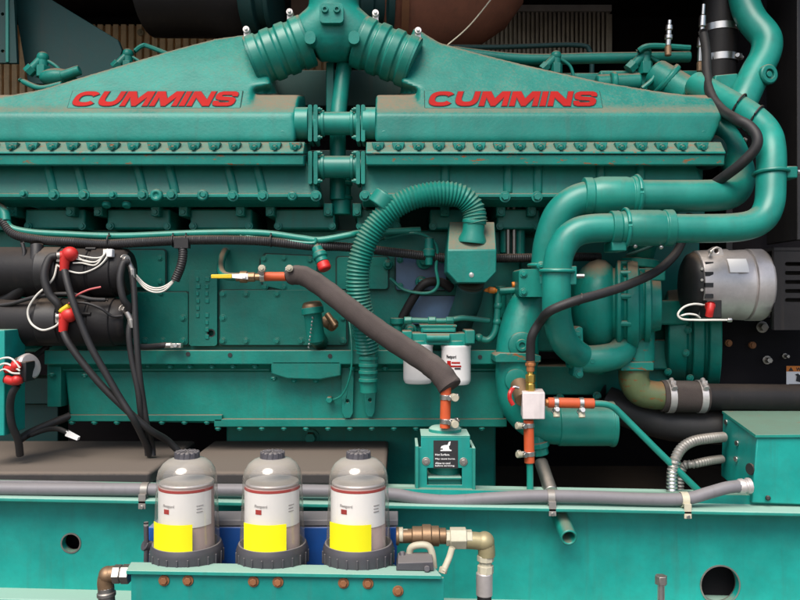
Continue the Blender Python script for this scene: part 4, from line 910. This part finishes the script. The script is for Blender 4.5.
b = MB(); b.plate([[(440.5,451),(451.5,451),(451.5,450),(449.5,449.5),(448.8,446.5),(450,445),(450.6,441.5),(448.8,442),(447.6,445),(444.5,445.2),(441.5,446.2),(440.5,448.3),(442.5,448.3),(443.4,449.6),(440.5,450)]], Yh-.0022, .0006); b.build('label_symbol', 'label', lab_, bevel=0)
bolts('bracket_bolt', 'dsteel', t, [(426,461.3),(463.5,461.8)], Yh, 3.0)

# ================================================================== WHITE VALVE BLOCK, HOSES, GREEN TUBE
Yv = -.14
t = thing('valve_block', 'square white metal block with brass fitting and small red handle', 'valve', P(535,419,Yv))
b = MB(); b.hexa([*PL([(522.5,419.5),(545,419.5),(545,392.5),(522.5,392.5)],Yv), *[v_+Vector((.004,.055,.004)) for v_ in PL([(522.5,419.5),(545,419.5),(545,392.5),(522.5,392.5)],Yv)]]); b.build('block', 'block', t, bevel=.0025)
b = MB(); o = P(530.5,392.5,Yv+.025); b.lathe(o, UP, [(0,.010),(.004,.010),(.005,.0125),(.022,.0125),(.023,.0105),(.026,.0105),(.027,.013),(.046,.013),(.047,.008),(.056,.008)], 6); b.build('brass_fitting', 'brass', t, bevel=.0008)
b = MB(); b.cyl(P(519,384,-.06), P(524,400,Yv+.03), S(9,-.1), seg=20); b.build('stem', 'bronze', t)
b = MB(); b.tube(PL([(513,388,Yv),(510,393,Yv-.01),(510,399,Yv-.01),(513,405,Yv-.01)]), S(2.2,Yv), 8); b.build('handle', 'red', t, bevel=0)
b = MB(); b.tube(PL([(511,391,Yv),(514,387,Yv),(519,388,Yv)]), S(1.5,Yv), 8); b.build('handle_stem', 'steel', t, bevel=0)
t = thing('vent_hose', 'thin black hose arching from the brass fitting up over the water pump', 'hose', P(531,366,Yv+.02))
b = MB(); b.tube(PL([(530.5,362,Yv+.025),(530.5,350,Yv+.02),(532,336,Yv+.01),(540,322,Yv),(550,311,Yv-.06),(575,301,Yv-.065),(600,294,-.18),(625,286,-.14),(652,274,-.08),(668,262,-.04),(680,246,.0),(690,215,.03)]), S(4.6,-.13), 14); b.build('hose', 'cable', t, bevel=0)
b = MB(); o = P(530.5,366,Yv+.025); b.cyl(o-UP*.014, o+UP*.02, S(4.2,Yv), seg=14); b.cyl(o-UP*.0, o+UP*.008, S(5.4,Yv), seg=6); b.build('ferrule', 'copper', t, bevel=.001)
b = MB(); c = P(580,299.5,-.198); q = [c+(Vector((.3,0,1))*math.cos(a)+FRONT*math.sin(a))*S(5.4,Yv) for a in [i*2*math.pi/14 for i in range(15)]]; b.tube(q, .0022, 6, smooth=False); b.split('cable_tie', 'black', t, bevel=0)
def coupl(label, a, z, r, pts, ts, sdir, r2):
    t = thing('coolant_tube', label, 'tube', z, 'green tubes from the valve block')
    b = MB(); b.tube(pts, r2, 14, n=5); b.build('tube', 'pipe', t, bevel=0)
    b = MB(); b.cyl(a, z, r, seg=18); c = b.build('rubber_sleeve', 'orange', t, bevel=.0015)
    for k_ in ts: clampring(c, a.lerp(z, k_), z-a, r+.0004, .011, sdir, 'steel')
    b = MB(); s3 = sdir
    for k_ in ts: p = a.lerp(z, k_)+s3*(r+.012); b.cyl(p, p+s3*.012, .0085, seg=12)
    b.split('clamp_screw', 'cream', c, bevel=.001)
    return t
coupl('diagonal green tube with orange sleeve running from white block to junction box', P(548,402.5,Yv+.025), P(594,403.5,Yv+.025), S(5.2,Yv), PL([(590,403.5,Yv+.025),(604,404,Yv+.025),(613,407,Yv+.025),(622,415,Yv+.025),(660,453,Yv+.02),(704,496,Yv+.01)]), (.17,.72), Vector((0,-.3,-.95)), S(3.4,Yv))
coupl('upright green tube with orange sleeve hanging below the white block', P(528.5,420,Yv+.025), P(529.5,463,Yv+.025), S(5.2,Yv), PL([(529.5,458,Yv+.025),(530,475,Yv+.025),(530,500,Yv+.025)]), (.12,.78), Vector((-.9,-.4,0)), S(3.4,Yv))
b = MB(); b.cyl(P(545,402.5,Yv+.025), P(549,402.5,Yv+.025), S(4.2,Yv), seg=6); tag(b.build('hose_nipple', 'copper'), 'copper nipple between the white block and the orange sleeve', 'fitting')

# ================================================================== ALTERNATOR
t = thing('alternator', 'silver alternator with black fan plate at the right of the engine', 'alternator', P(735,325,.02))
Ya = .02; k = lambda v: S(v,Ya); ax = Vector((1,-.05,0)).normalized(); o = P(684,285,Ya+.01)
b = MB(); b.lathe(o, ax, [(0,k(20)),(.003,k(26)),(k(4),k(31)),(k(8),k(33)),(k(9),k(33))], 40); b.build('fan_plate', 'black', t, bevel=.001)
b = MB(); b.lathe(o+ax*k(9), ax, [(0,k(32)),(.002,k(34.5)),(k(31),k(36)),(k(33),k(34.6)),(k(49),k(35.4)),(k(49.4),k(33)),(k(51),k(33)),(k(51.4),k(36)),(k(65),k(36)),(k(68),k(34)),(k(70),k(28))], 44); hs = b.build('housing', 'alu', t, bevel=.001)
b = MB()
for yy in (264,274,285,296):
    Ys = o.y-.0025-k(math.sqrt(35.2**2-(yy-285)**2)); b.pbox(705.5,yy-2.2,713.5,yy+2.2,Ys,Ys+.03)
b.split('cooling_slot', 'print', hs, bevel=0)
b = MB()
for yy in (259,269,280,290): Ys = o.y-k(math.sqrt(33**2-(yy-285)**2)); b.cyl(P(702,yy,Ys), P(702,yy,Ys-.008), k(1.5), seg=8)
b.split('screw', 'steel', hs, bevel=.0005)
b = MB(); b.plate([[(705,262),(712,249),(717,246),(722,248),(726,260),(734,262),(734,268),(704,268)], circ(716.5,251,2.2,12)], Ya-.05, .03); b.build('mounting_lug', 'alu', hs, bevel=.002)
b = MB(); b.cyl(P(711,252,Ya-.055), P(711,252,Ya-.07), k(2.2), seg=6); b.build('lug_bolt', 'steel', hs)
b = MB(); c0 = o; rr = k(37.4); 
rings = []
for i in range(9):
    a = R(-42+ i*3.0)
    ring = []
    for xx in (k(33), k(51)):
        pass
    rings.append([c0+ax*xx+Vector((0,-math.cos(a)*r_,-math.sin(a)*r_)) for xx, r_ in ((k(31),rr-.003),(k(49),rr-.003),(k(49),rr-.001),(k(31),rr-.001))])
b.loft(rings); b.build('rating_label', 'label', hs, bevel=0)
b = MB(); b.pbox(707,300,722,318,Ya-.10,Ya-.05); tb = b.build('terminal_block', 'black', t)
b = MB(); b.tube(PL([(711,303,Ya-.12),(710,310,Ya-.125),(709,316,Ya-.12)]), k(3.6), 12); b.cyl(P(706,306,Ya-.115), P(714,306,Ya-.115), k(3.2)); b.build('terminal_boot', 'red', t, bevel=0)
b = MB(); b.tube(PL([(704,305,Ya-.12),(694,304,Ya-.13),(684,307,Ya-.13),(678,314,Ya-.13),(682,319,Ya-.13),(696,320,Ya-.13),(714,320,Ya-.13),(728,320,Ya-.12)]), k(1.0), 8); b.tube(PL([(680,316,Ya-.13),(688,314,Ya-.13),(696,315,Ya-.13),(700,318,Ya-.12)]), k(.9), 8); b.split('white_wires', 'wire', t, bevel=0)
b = MB(); b.cyl(P(727,320,Ya-.12), P(732,320,Ya-.12), k(2.4), seg=6); b.build('ring_terminal', 'steel', t)
# ================================================================== BLACK GUARD & RADIATOR END
t = thing('belt_guard', 'black slotted metal guard at the right edge beside the alternator', 'guard', P(775,400,.1))
b = MB(); sl2 = [rrect(785,y_,812,y_+4,1.8,3) for y_ in (262,271,280,289,298)]
b.plate([[(774,250),(850,247),(850,330),(774,330)]]+sl2, -.06, .012); b.pbox(774,247.5,850,250.5,-.062,.2); b.pbox(774,252,850,329,-.02,.0); b.build('slotted_plate', 'blackdusty', t, bevel=.002)
b = MB(); b.pbox(719,318,860,400,.16,.22); b.build('lower_plate', 'wall', t)
b = MB()
for px,py in ((751.5,345),(727.5,343)): p = P(px,py,.16); b.cyl(p, p+FRONT*.01, S(3.6,.16), seg=14); b.cyl(p+FRONT*.01, p+FRONT*.016, S(2.6,.16), seg=6)
b.split('rusty_bolt', 'rusty', t, bevel=.001)
b = MB()
for px,py,r in ((762,327,4.2),(767,360,3.2),(785,356,2.0)): p = P(px,py,.155); b.bolt(p, FRONT, S(r,.15), .02)
b.split('bolt', 'dsteel', t, bevel=.001)
ws = MB(); ws.plate([[(786.5,366),(830,366),(830,389),(786.5,389)]], .158, .0015); wsl = ws.build('warning_sticker', 'label', t, bevel=0)
b = MB(); b.plate([[(786.5,366),(830,366),(830,371.5),(786.5,371.5)]], .157, .001); b.build('sticker_header', 'orangeb', wsl, bevel=0)
b = MB(); b.plate([[(788.5,371),(793.5,371),(791,367)]], .1562, .0006); b.text('WARNING', S(3.6,.156), Matrix.Translation(P(796,371,.1562)) @ Rm, ext=.0002, off=.02, width=S(24,.15))
b.plate([[(796,381),(797,376),(795,374.5),(798,373.5),(801,376),(805,374),(808,376),(806,380),(800,382)]], .1562, .0006)
b.plate([[(789,384),(826,384),(826,385),(789,385)]], .1562, .0006); b.plate([[(789,386.5),(815,386.5),(815,387.5),(789,387.5)]], .1562, .0006); b.build('sticker_print', 'print', wsl, bevel=0)
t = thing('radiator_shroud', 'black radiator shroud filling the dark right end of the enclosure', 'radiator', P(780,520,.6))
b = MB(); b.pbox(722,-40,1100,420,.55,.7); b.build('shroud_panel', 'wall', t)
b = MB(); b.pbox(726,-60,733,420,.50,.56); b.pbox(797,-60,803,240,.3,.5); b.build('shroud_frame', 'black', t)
b = MB()
for px,py in ((786,158),(790,186),(745,140),(757,204)): p = P(px,py,.5); b.bolt(p, FRONT, S(2,.5), .01)
b.split('shroud_bolt', 'dsteel', t)
# black coolant hoses lower right
t = thing('suction_hose', 'dark rubber hose with two steel clamps joining the elbow to a black pipe', 'hose', P(690,412,.07))
c0 = P(661,396,.07); c1_ = P(706,397,.07); Y7 = .07
b = MB(); b.cyl(c0, c1_, S(15.8,Y7), seg=30); b.build('rubber_sleeve', 'foam', t, bevel=.002)
for px in (669,700):
    cc = P(px,396.5,Y7); clampring(t, cc, XX, S(16,Y7), .018, Vector((0,-.6,.8)), 'alu')
b = MB(); b.cyl(P(704,397,Y7), P(900,399,Y7), S(13.5,Y7), seg=28); b.build('black_pipe', 'blackdusty', t, bevel=0)
b = MB(); b.tube(PL([(600,400,.2),(640,415,.15),(680,425,.12),(760,428,.1)]), S(17,.14), 22); tag(b.build('lower_hose', 'cable', bevel=0), 'thick black hose below the suction hose, behind the junction box', 'hose')
# vertical black intake with chrome clamps, top right
t = thing('radiator_hose', 'black upright radiator hose with two bright clamps at the top right', 'hose', P(718,90,.32))
b = MB(); b.cyl(P(717,95,.35), P(722,-40,.35), S(17,.35), seg=28); b.build('hose', 'blackdusty', t, bevel=0)
for yy in (30,60): clampring(t, P(719.5,yy,.35), UP, S(17.3,.35), .022, Vector((.75,-.65,0)), 'steel')
for px,y0,y1,lab in ((668,46,20,'short chrome fitting standing beside the fuel rail'),(700,62,4,'tall chrome fitting holding the black hose at the top right')):
    t2 = thing('hose_fitting', lab, 'fitting', P(px,y1 if 0 else y0,.26))
    b = MB(); o = P(px,y0,.26); H = S(y0-y1,.26)
    b.lathe(o, UP+Vector((.06,0,0)), [(0,.008),(H*.25,.009),(H*.26,.012),(H*.42,.012),(H*.43,.008),(H*.6,.008),(H*.61,.011),(H*.8,.010),(H*.81,.006),(H,.006)], 12); b.build('fitting_body', 'steel', t2)
    b = MB(); b.cyl(o-UP*.03, o, .010, seg=12); b.build('fitting_base', 'bronze', t2)
t = thing('overflow_hose', 'long black hose snaking from the top right down past the pipes', 'hose', P(716,182,-.06))
b = MB(); b.tube(PL([(703,32,.22),(706,50,.18),(707,75,.12),(711,95,.05),(722,110,-.01),(736,119,-.10),(749,126,-.13),(757,137,-.15),(755,149,-.15),(742,163,-.13),(728,174,-.10),(714,184,-.06)]), S(5.0,-.02), 14); b.build('hose', 'cable', t, bevel=0)
b = MB(); 
for cx,cy,Y in ((738,108,.01),(755,120,-.04)):
    c = P(cx,cy,Y); d_ = Vector((.72,-.45,-.5)).normalized(); s_,t_ = frame(d_); q = [c+(s_*math.cos(a)+t_*math.sin(a))*(rB+.003) for a in [i*2*math.pi/24 for i in range(25)]]; b.tube(q, .003, 6, smooth=False)
b.split('cable_tie', 'black', t, bevel=0)

# ================================================================== JUNCTION BOX + FLEX CONDUITS
t = thing('junction_box', 'green sloped junction box at the right end above the beam', 'junction box', P(775,505,-.1))
f = [P(752,503,-.24), P(900,508,-.24), P(900,435,-.24), P(757,436,-.24)]
bk = [P(721,476,.04), P(880,480,.04), P(850,412,.04), P(723,412.5,.04)]
b = MB(); b.hexa(f+bk); jb = b.build('case', 'beam', t, bevel=.003)
b = MB(); fl_ = [P(755,437.8,-.246), P(902,437,-.246), P(902,433.5,-.246), P(756,434.8,-.246)]; bl_ = [P(722,413.5,.05), P(882,413,.05), P(882,411,.05), P(722,410.8,.05)]
b.hexa(fl_+bl_); b.build('lid', 'lid', t, bevel=.001)
b = MB(); nx = Vector((-.95,-.3,0))
for px,py,Y in ((727,422,-.0),(738,443,-.10),(737,459,-.10)): b.cyl(P(px,py,Y)-nx*.005, P(px,py,Y)+nx*.006, .007, seg=12)
b.split('screw', 'steel', t, bevel=.001)
b = MB(); b.cyl(P(750.5,469,-.225)-nx*.002, P(750.5,469,-.225)+nx*.003, .014, seg=20); b.build('knockout_plug', 'black', t, bevel=.0008)
b = MB(); b.cyl(P(768,498,-.24), P(768,498,-.252), S(2.6,-.24), seg=12); b.build('latch_bolt', 'black', t)
for nm, lab, pts, r in (('flexible_conduit','ribbed grey flexible conduit arching from the junction box down to the beam',[(724,437,-.02),(712,438,-.05),(694,441,-.08),(682,448,-.1),(675,460,-.12),(672,475,-.12),(672,496,-.12)],5.0),('flexible_conduit','ribbed grey flexible conduit behind the green tube, lower of the two',[(722,459,.0),(708,461,-.04),(694,464,-.06),(684,466,-.05),(680,480,-.05),(680,496,-.05)],4.2)):
    b = MB(); b.corr(PL(pts), S(r+.4,-.1), .0088, .0026, 16); tag(b.build(nm, 'flex', bevel=0), lab, 'conduit', 'ribbed flexible conduits')
b = MB(); b.corr(PL([(676,460,-.118),(672.4,474,-.12),(672,496,-.12)]), S(5.8,-.1), .009, .002, 14); tag(b.build('conduit_connector', 'steel', bevel=0), 'bright steel spiral sleeve at the bottom of the ribbed conduit', 'conduit fitting')

# ================================================================== GREY CONDUIT ALONG THE BEAM
t = thing('electrical_conduit', 'long smooth grey conduit running along the top of the beam', 'conduit', P(400,498,-.29))
Yc = -.262
b = MB(); b.tube(PL([(-160,486,Yc),(0,488.5,Yc),(60,489,Yc),(150,489.5,Yc),(230,490,Yc),(330,491,Yc),(390,494,Yc),(420,499,Yc),(450,501,Yc),(490,498.5,Yc),(530,496.5,Yc),(580,496.5,Yc),(640,499,Yc),(684,499,Yc),(708,493,Yc),(728,487.5,Yc),(748,485.5,Yc+.01)]), S(6.2,Yc), 18); b.build('conduit', 'conduit', t, bevel=0)
b = MB(); o = P(738,486.5,Yc+.006); g_ = (P(752,485.5,Yc+.008)-o); b.lathe(o, g_, [(0,S(6.6,Yc)),(.004,S(7.6,Yc)),(.014,S(7.6,Yc)),(.015,S(6.6,Yc)),(.02,S(6.6,Yc)),(.021,S(8,Yc)),(.03,S(8,Yc))], 10); b.build('gland', 'alu', t, bevel=.0008)
for px,py in ((145.5,490),(550.5,497),(684,499.5)):
    b = MB(); c = P(px,py,Yc); q0 = []
    w = S(3.6,Yc); rr = S(6.9,Yc); rings = []
    for a in [R(d_) for d_ in range(-100, 181, 20)]:
        rings.append([c+Vector((xx, -math.cos(a)*r_, math.sin(a)*r_)) for xx, r_ in ((-w,rr),(w,rr),(w,rr+.002),(-w,rr+.002))])
    b.loft(rings); zf = c.z-rr
    b.box((c.x-w, c.y-.026, zf-.022), (c.x+w, c.y-.0235, zf+.012)); b.box((c.x-w,c.y-.0255,zf+.009),(c.x+w,c.y-.001,zf+.012))
    cl_ = b.build('conduit_clip', 'flex' if px < 600 else 'cream', t, bevel=.0006)
    b = MB(); p = Vector((c.x, c.y-.026, zf-.017)); b.cyl(p, p+FRONT*.004, .0045, seg=8); b.build('clip_screw', 'steel', cl_, bevel=.0004)
b = MB(); b.tube(PL([(-160,481,-.24),(0,482,-.24),(80,483,-.24),(128,486,-.24)]), S(1.8,-.24), 8); tag(b.build('thin_cable', 'conduit', bevel=0), 'thin grey cable lying behind the conduit at the left', 'cable')

# ================================================================== CLEAR FUEL FILTERS
Yfu = -.44
GRP = 'clear topped fuel filters'
labs = ('clear topped fuel filter with yellow sticker, leftmost of the three', 'clear topped fuel filter with yellow sticker, middle of the three', 'clear topped fuel filter with yellow sticker, right of the three beside the bronze valve')
k = lambda v: S(v,Yfu)
proto = None; parts = []
def kids(o): return [c for c in bpy.data.objects if c.parent == o]
for i, px in enumerate((187, 272.5, 358.5)):
    base = P(px, 566, Yfu)
    if proto is None:
        c = base
        t = thing('fuel_filter', labs[0], 'filter', c, GRP); proto = t
        zz = lambda py: P(400,py,Yfu).z-c.z
        b = MB(); b.lathe(c, UP, [(zz(546),k(33)),(zz(543),k(32.2)),(zz(520),k(31.2)),(zz(490),k(30.0)),(zz(476),k(29.2)),(zz(469),k(27.5)),(zz(463),k(23.5)),(zz(459),k(18)),(zz(457),k(11)),(zz(456.5),k(5))], 56, False); b.build('clear_bowl', 'bowl', t, bevel=0)
        b = MB(); pr = []; n_ = 24
        b.lathe(c, UP, [(zz(566),k(28)),(zz(566),k(33.4)),(zz(561),k(35)),(zz(548),k(35.6)),(zz(545),k(35)),(zz(541.5),k(33.4)),(zz(541.5),k(31.8)),(zz(546),k(31.4))], 56, False)
        for j in range(22):
            a = j*2*math.pi/22; d_ = Vector((math.sin(a), -math.cos(a), 0)); s_ = Vector((d_.y,-d_.x,0))
            for q0_, q1_ in ((zz(561.5),zz(549)),):
                p0_ = c+d_*k(34.6); b.hexa([p0_+s_*k(-1.1)+UP*q0_, p0_+s_*k(1.1)+UP*q0_, p0_+s_*k(1.1)+UP*q1_, p0_+s_*k(-1.1)+UP*q1_]+[p0_+d_*k(1.9)+s_*k(-.8)+UP*q0_, p0_+d_*k(1.9)+s_*k(.8)+UP*q0_, p0_+d_*k(1.9)+s_*k(.8)+UP*q1_, p0_+d_*k(1.9)+s_*k(-.8)+UP*q1_])
        b.build('lock_collar', 'collar', t, bevel=.001)
        b = MB(); b.lathe(c, UP, [(zz(560),k(27.2)),(zz(486),k(26.6)),(zz(484),k(25.8)),(zz(484),k(3))], 44)
        el = b.build('filter_element', 'element', t, bevel=0)
        b = MB(); b.lathe(c, UP, [(zz(484),k(26)),(zz(482),k(26.6)),(zz(480.5),k(26)),(zz(480),k(4))], 44); b.build('element_cap', 'alu', el, bevel=0)
        sector(c, k(27.4), R(-84), R(72), zz(521)+c.z, zz(487.5)+c.z).build('paper_label', 'label', el, bevel=0)
        sector(c, k(27.4), R(-84), R(80), zz(487.2)+c.z, zz(484.6)+c.z).build('red_band', 'redlogo', el, bevel=0)
        sector(c, k(27.8), R(-35), R(-22), zz(507.5)+c.z, zz(503)+c.z).build('red_square', 'redlogo', el, bevel=0)
        curvetext(c, k(27.9), 'Fleetguard', k(3.4), R(-37), c.z+zz(501.5), 'greyprint', 'brand_print', el, width=k(13))
        for w_, yy in ((.5,500),(.42,503),(.46,506)): sector(c, k(27.8), R(34), R(34)+w_*.5, zz(yy+.5)+c.z, zz(yy-.4)+c.z).build('print_line', 'greyprint', el, bevel=0)
        sector(c, k(32.6), R(-56), R(24), zz(543.5)+c.z, zz(516)+c.z, th=.0009).build('yellow_sticker', 'yellow', t, bevel=0)
        b = MB(); b.lathe(c, UP, [(zz(459),k(13)),(zz(457),k(12.4)),(zz(452.5),k(11.6)),(zz(451.3),k(10)),(zz(451.3),k(2)),(zz(450.6),k(1))], 36)
        for j in range(14):
            a = j*2*math.pi/14; d_ = Vector((math.sin(a), -math.cos(a), 0)); p0_ = c+d_*k(11.2)
            b.cyl(p0_+UP*zz(458.5), p0_+UP*zz(451.2), k(1.5), k(1.2), seg=8)
        for j in range(14):
            a = j*2*math.pi/14; d_ = Vector((math.sin(a), -math.cos(a), 0)); s_ = Vector((d_.y,-d_.x,0))
            b.hexa([c+d_*k(2)+s_*-.0008+UP*zz(451.4), c+d_*k(2)+s_*.0008+UP*zz(451.4), c+d_*k(2)+s_*.0008+UP*zz(450.4), c+d_*k(2)+s_*-.0008+UP*zz(450.4)]+[c+d_*k(10)+s_*-.0014+UP*zz(451.4), c+d_*k(10)+s_*.0014+UP*zz(451.4), c+d_*k(10)+s_*.0014+UP*zz(450.6), c+d_*k(10)+s_*-.0014+UP*zz(450.6)])
        b.build('vent_cap', 'collar', t, bevel=.0006)
        b = MB(); b.lathe(c, UP, [(zz(590),k(20)),(zz(585),k(30)),(zz(566),k(31))], 40); b.build('base', 'blue', t, bevel=.001)
    else:
        t = proto.copy(); COL.objects.link(t); t.location = base; t['label'] = labs[i]; t.rotation_euler.z = R((0,9,1)[i])
        for ch in kids(proto):
            q = ch.copy(); COL.objects.link(q); q.parent = t
            for g in kids(ch):
                u = g.copy(); COL.objects.link(u); u.parent = q
# blue filter head block
t = thing('filter_manifold', 'blue painted block joining the three clear fuel filters', 'filter head', P(270,580,-.36))
b = MB(); b.pbox(148,527,397,575,-.365,-.30); b.build('block', 'blue', t, bevel=.003)
b = MB(); b.pbox(190,520,398,526,-.365,-.29); b.build('block_cap', 'conduit', t, bevel=.002)
b = MB(); b.tube(PL([(146,522,-.40),(146.5,545,-.40),(146,566,-.40)]), S(2.6,-.4), 8); b.cyl(P(144,545,-.4), P(156,548,-.38), S(5.5,-.4), seg=16); b.build('drain_lever', 'collar', t, bevel=.001)
# bracket
t = thing('filter_bracket', 'pale green angle bracket carrying the three clear fuel filters', 'bracket', P(285,600,-.55))
b = MB(); fq = [P(126,574.5,-.545), P(441.5,579.5,-.545), P(441.5,575.5,-.545), P(126,570.5,-.545)]
bq = [P(131,565,-.475), P(434,569.5,-.475), P(434,566.5,-.475), P(131,562,-.475)]
b.hexa(fq+bq); b.build('top_plate', 'pale', t, bevel=.0012)
b = MB(); f1_ = [P(131,640,-.535), P(444,640,-.535), P(444,578,-.535), P(131,573,-.535)]; b.hexa(f1_+[v_+Vector((0,.008,0)) for v_ in f1_]); b.build('front_plate', 'beam', t, bevel=.0012)
for px in (200, 385):
    b = MB(); p = P(px, 592, -.53); b.box((p.x-.02, -.527, p.z-.012), (p.x+.02, YB-.001, p.z+.0)); b.build('arm', 'beam', t)
bolts('bracket_bolt', 'rusty', t, [(164,580.5),(188,580.5),(253.5,581.5),(278,582),(343.5,583),(368,583.5),(398,591)], -.536, 3.9)
# bronze / brass valve train right
t = thing('fuel_shutoff_valve', 'bronze fuel valve with cream elbow and steel hose end beside the filters', 'valve', P(440,580,-.40))
Yq = -.42; k = lambda v: S(v,Yq); y_ = 537
b = MB(); b.lathe(P(396,536,Yq), XX, [(0,k(9)),(k(3),k(9)),(k(3.2),k(7)),(k(16),k(7)),(k(16.2),k(9.5)),(k(26),k(9.5)),(k(26.2),k(11.4)),(k(35),k(11.4)),(k(35.2),k(10)),(k(43),k(10)),(k(43.2),k(8)),(k(50),k(8))], 10); b.build('valve_body', 'bronze', t, bevel=.0012)
b = MB(); b.lathe(P(397,535,Yq), XX, [(0,k(7.5)),(k(6),k(7.8)),(k(6.1),k(6)),(k(11),k(6))], 10); b.lathe(P(446,538,Yq), XX, [(0,k(8)),(k(4),k(8)),(k(4.1),k(11)),(k(20),k(11)),(k(20.2),k(8.6)),(k(26),k(8.6))], 6)
b.split('union_nut', 'cream', t, bevel=.0012)
b = MB(); b.tube(PL([(464,540,Yq),(478,541,Yq),(485,543,Yq),(486.5,550,Yq),(486.5,556,Yq)]), k(8.6), 18); b.sphere(P(484.5,541.5,Yq), k(10)); b.build('elbow', mat('olive_brass_elbow', (.42,.36,.20), .4, metal=.35, grime=.4, dust=.2), t, bevel=.001)
b = MB(); b.lathe(P(485.5,555,Yq), Vector((0,0,-1)), [(0,k(8.5)),(k(6),k(8.5)),(k(6.2),k(6.4)),(k(10),k(6.4)),(k(10.2),k(8.2)),(k(18),k(8.2)),(k(18.2),k(7.2))], 8); b.build('hose_nut', 'cream', t, bevel=.001)
b = MB(); b.lathe(P(484.5,572,Yq), Vector((-.01,0,-1)), [(0,k(7)),(k(1),k(8.4)),(k(23),k(8.2)),(k(23.5),k(7))], 24); b.build('ferrule', 'alu', t, bevel=.001)
b = MB(); b.cyl(P(484.3,594,Yq), P(484,680,Yq), k(7.2), seg=18); b.build('hose', 'cable', t, bevel=0)
b = MB(); b.tube(PL([(409,558,Yq-.03),(411,548,Yq-.035),(419,545,Yq-.04),(428,546,Yq-.04),(432,553,Yq-.04),(434,568,Yq-.04)]), k(3.4), 12); b.tube(PL([(452,548,Yq-.02),(449,558,Yq-.04),(443,572,Yq-.06)]), k(3.2), 10); b.lathe(P(444,567,Yq-.055), Vector((-.3,-.2,-1)), [(0,k(3)),(.002,k(4)),(.012,k(4)),(.013,k(3))], 6); b.build('sensing_tube', 'cream', t, bevel=0)
b = MB(); b.prism([(398,563),(433,562),(434,571),(396,570.5)],Yq-.095,Yq-.03); b.cyl(P(427,569,Yq-.095), P(427,569,Yq-.105), k(3), seg=12); b.cyl(P(402,552,Yq-.04), P(404,568,Yq-.06), k(3)); b.cyl(P(413,557,Yq-.05), P(413,564,Yq-.05), k(8), seg=8); b.build('clamp_bracket', 'collar', t, bevel=.0015)
# left elbow
t = thing('hose_elbow', 'brass elbow with steel hose end at the left end of the filter bracket', 'fitting', P(107,600,-.50))
Yq = -.5; k = lambda v: S(v,Yq)
b = MB(); b.tube(PL([(120,574,Yq),(112,574,Yq),(107,576,Yq),(105.5,582,Yq),(106,588,Yq)]), k(8), 16); b.sphere(P(107.5,575,Yq), k(8.8)); b.build('elbow', 'bronze', t, bevel=0)
b = MB(); b.lathe(P(113,574,Yq), XX, [(0,k(6.5)),(.002,k(9.5)),(k(8),k(9.5)),(k(8.2),k(8)),(k(9),k(8)),(k(9.2),k(9.8)),(k(17),k(9.8))], 6); b.build('union_nut', 'dsteel', t, bevel=.001)
b = MB(); b.lathe(P(106,587,Yq), Vector((.06,0,-1)), [(0,k(8)),(k(5),k(8)),(k(5.2),k(9.2)),(k(9),k(9.2)),(k(9.2),k(8)),(k(30),k(8))], 20); b.build('hose_end', 'dsteel', t, bevel=.001)
b = MB(); b.cyl(P(108,614,Yq), P(109,690,Yq), k(7.6), seg=16); b.build('hose', 'cable', t, bevel=0)

# ================================================================== UPPER LEFT BRACKET PLATES
t = thing('support_plate', 'dark green slanted steel plate hanging above the left intake cover', 'plate', P(70,80,.45))
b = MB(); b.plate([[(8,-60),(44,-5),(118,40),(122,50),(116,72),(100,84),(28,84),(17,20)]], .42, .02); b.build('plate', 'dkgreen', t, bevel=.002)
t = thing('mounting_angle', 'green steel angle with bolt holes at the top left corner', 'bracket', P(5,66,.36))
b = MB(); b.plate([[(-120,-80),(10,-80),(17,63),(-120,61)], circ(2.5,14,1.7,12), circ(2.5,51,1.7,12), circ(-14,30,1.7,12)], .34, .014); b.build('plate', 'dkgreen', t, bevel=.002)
b = MB(); b.prism([(5,-80),(8,-80),(8.5,62),(5.5,62)],.335,.36); b.build('edge', 'pipe', t, bevel=.001)

# ================================================================== CAMERA, LIGHT, WORLD
cam = bpy.data.cameras.new('camera'); co = bpy.data.objects.new('camera', cam); COL.objects.link(co)
co.location = (0,-D,ZC); co.rotation_euler = (R(90),0,0); cam.lens = F/800*36; cam.sensor_width = 36; cam.clip_end = 200; cam.clip_start = .02
sc.camera = co
w = bpy.data.worlds.new('World'); sc.world = w; w.use_nodes = True
nt = w.node_tree; bg = nt.nodes['Background']; bg.inputs['Strength'].default_value = .082
sky = nt.nodes.new('ShaderNodeTexSky'); sky.sky_type = 'NISHITA'; sky.sun_disc = False
EL, AZ = R(54), R(200)         # azimuth clockwise from +Y
sky.sun_elevation = EL; sky.sun_rotation = AZ; sky.air_density = 1.0; sky.dust_density = 3.0; sky.ozone_density = .6
nt.links.new(sky.outputs[0], bg.inputs['Color'])
sd = bpy.data.lights.new('sun', 'SUN'); sd.energy = 1.5; sd.angle = R(38); sd.color = (1,.95,.87)
so = bpy.data.objects.new('sun', sd); COL.objects.link(so)
dirv = Vector((math.sin(AZ)*math.cos(EL), math.cos(AZ)*math.cos(EL), math.sin(EL)))
so.rotation_euler = dirv.to_track_quat('Z','Y').to_euler(); so.location = (0,-3,5)
vs = sc.view_settings; vs.view_transform = 'Standard'; vs.look = 'None'; vs.exposure = 1.2; vs.gamma = 1
sc.cycles.max_bounces = 6; sc.cycles.transparent_max_bounces = 12
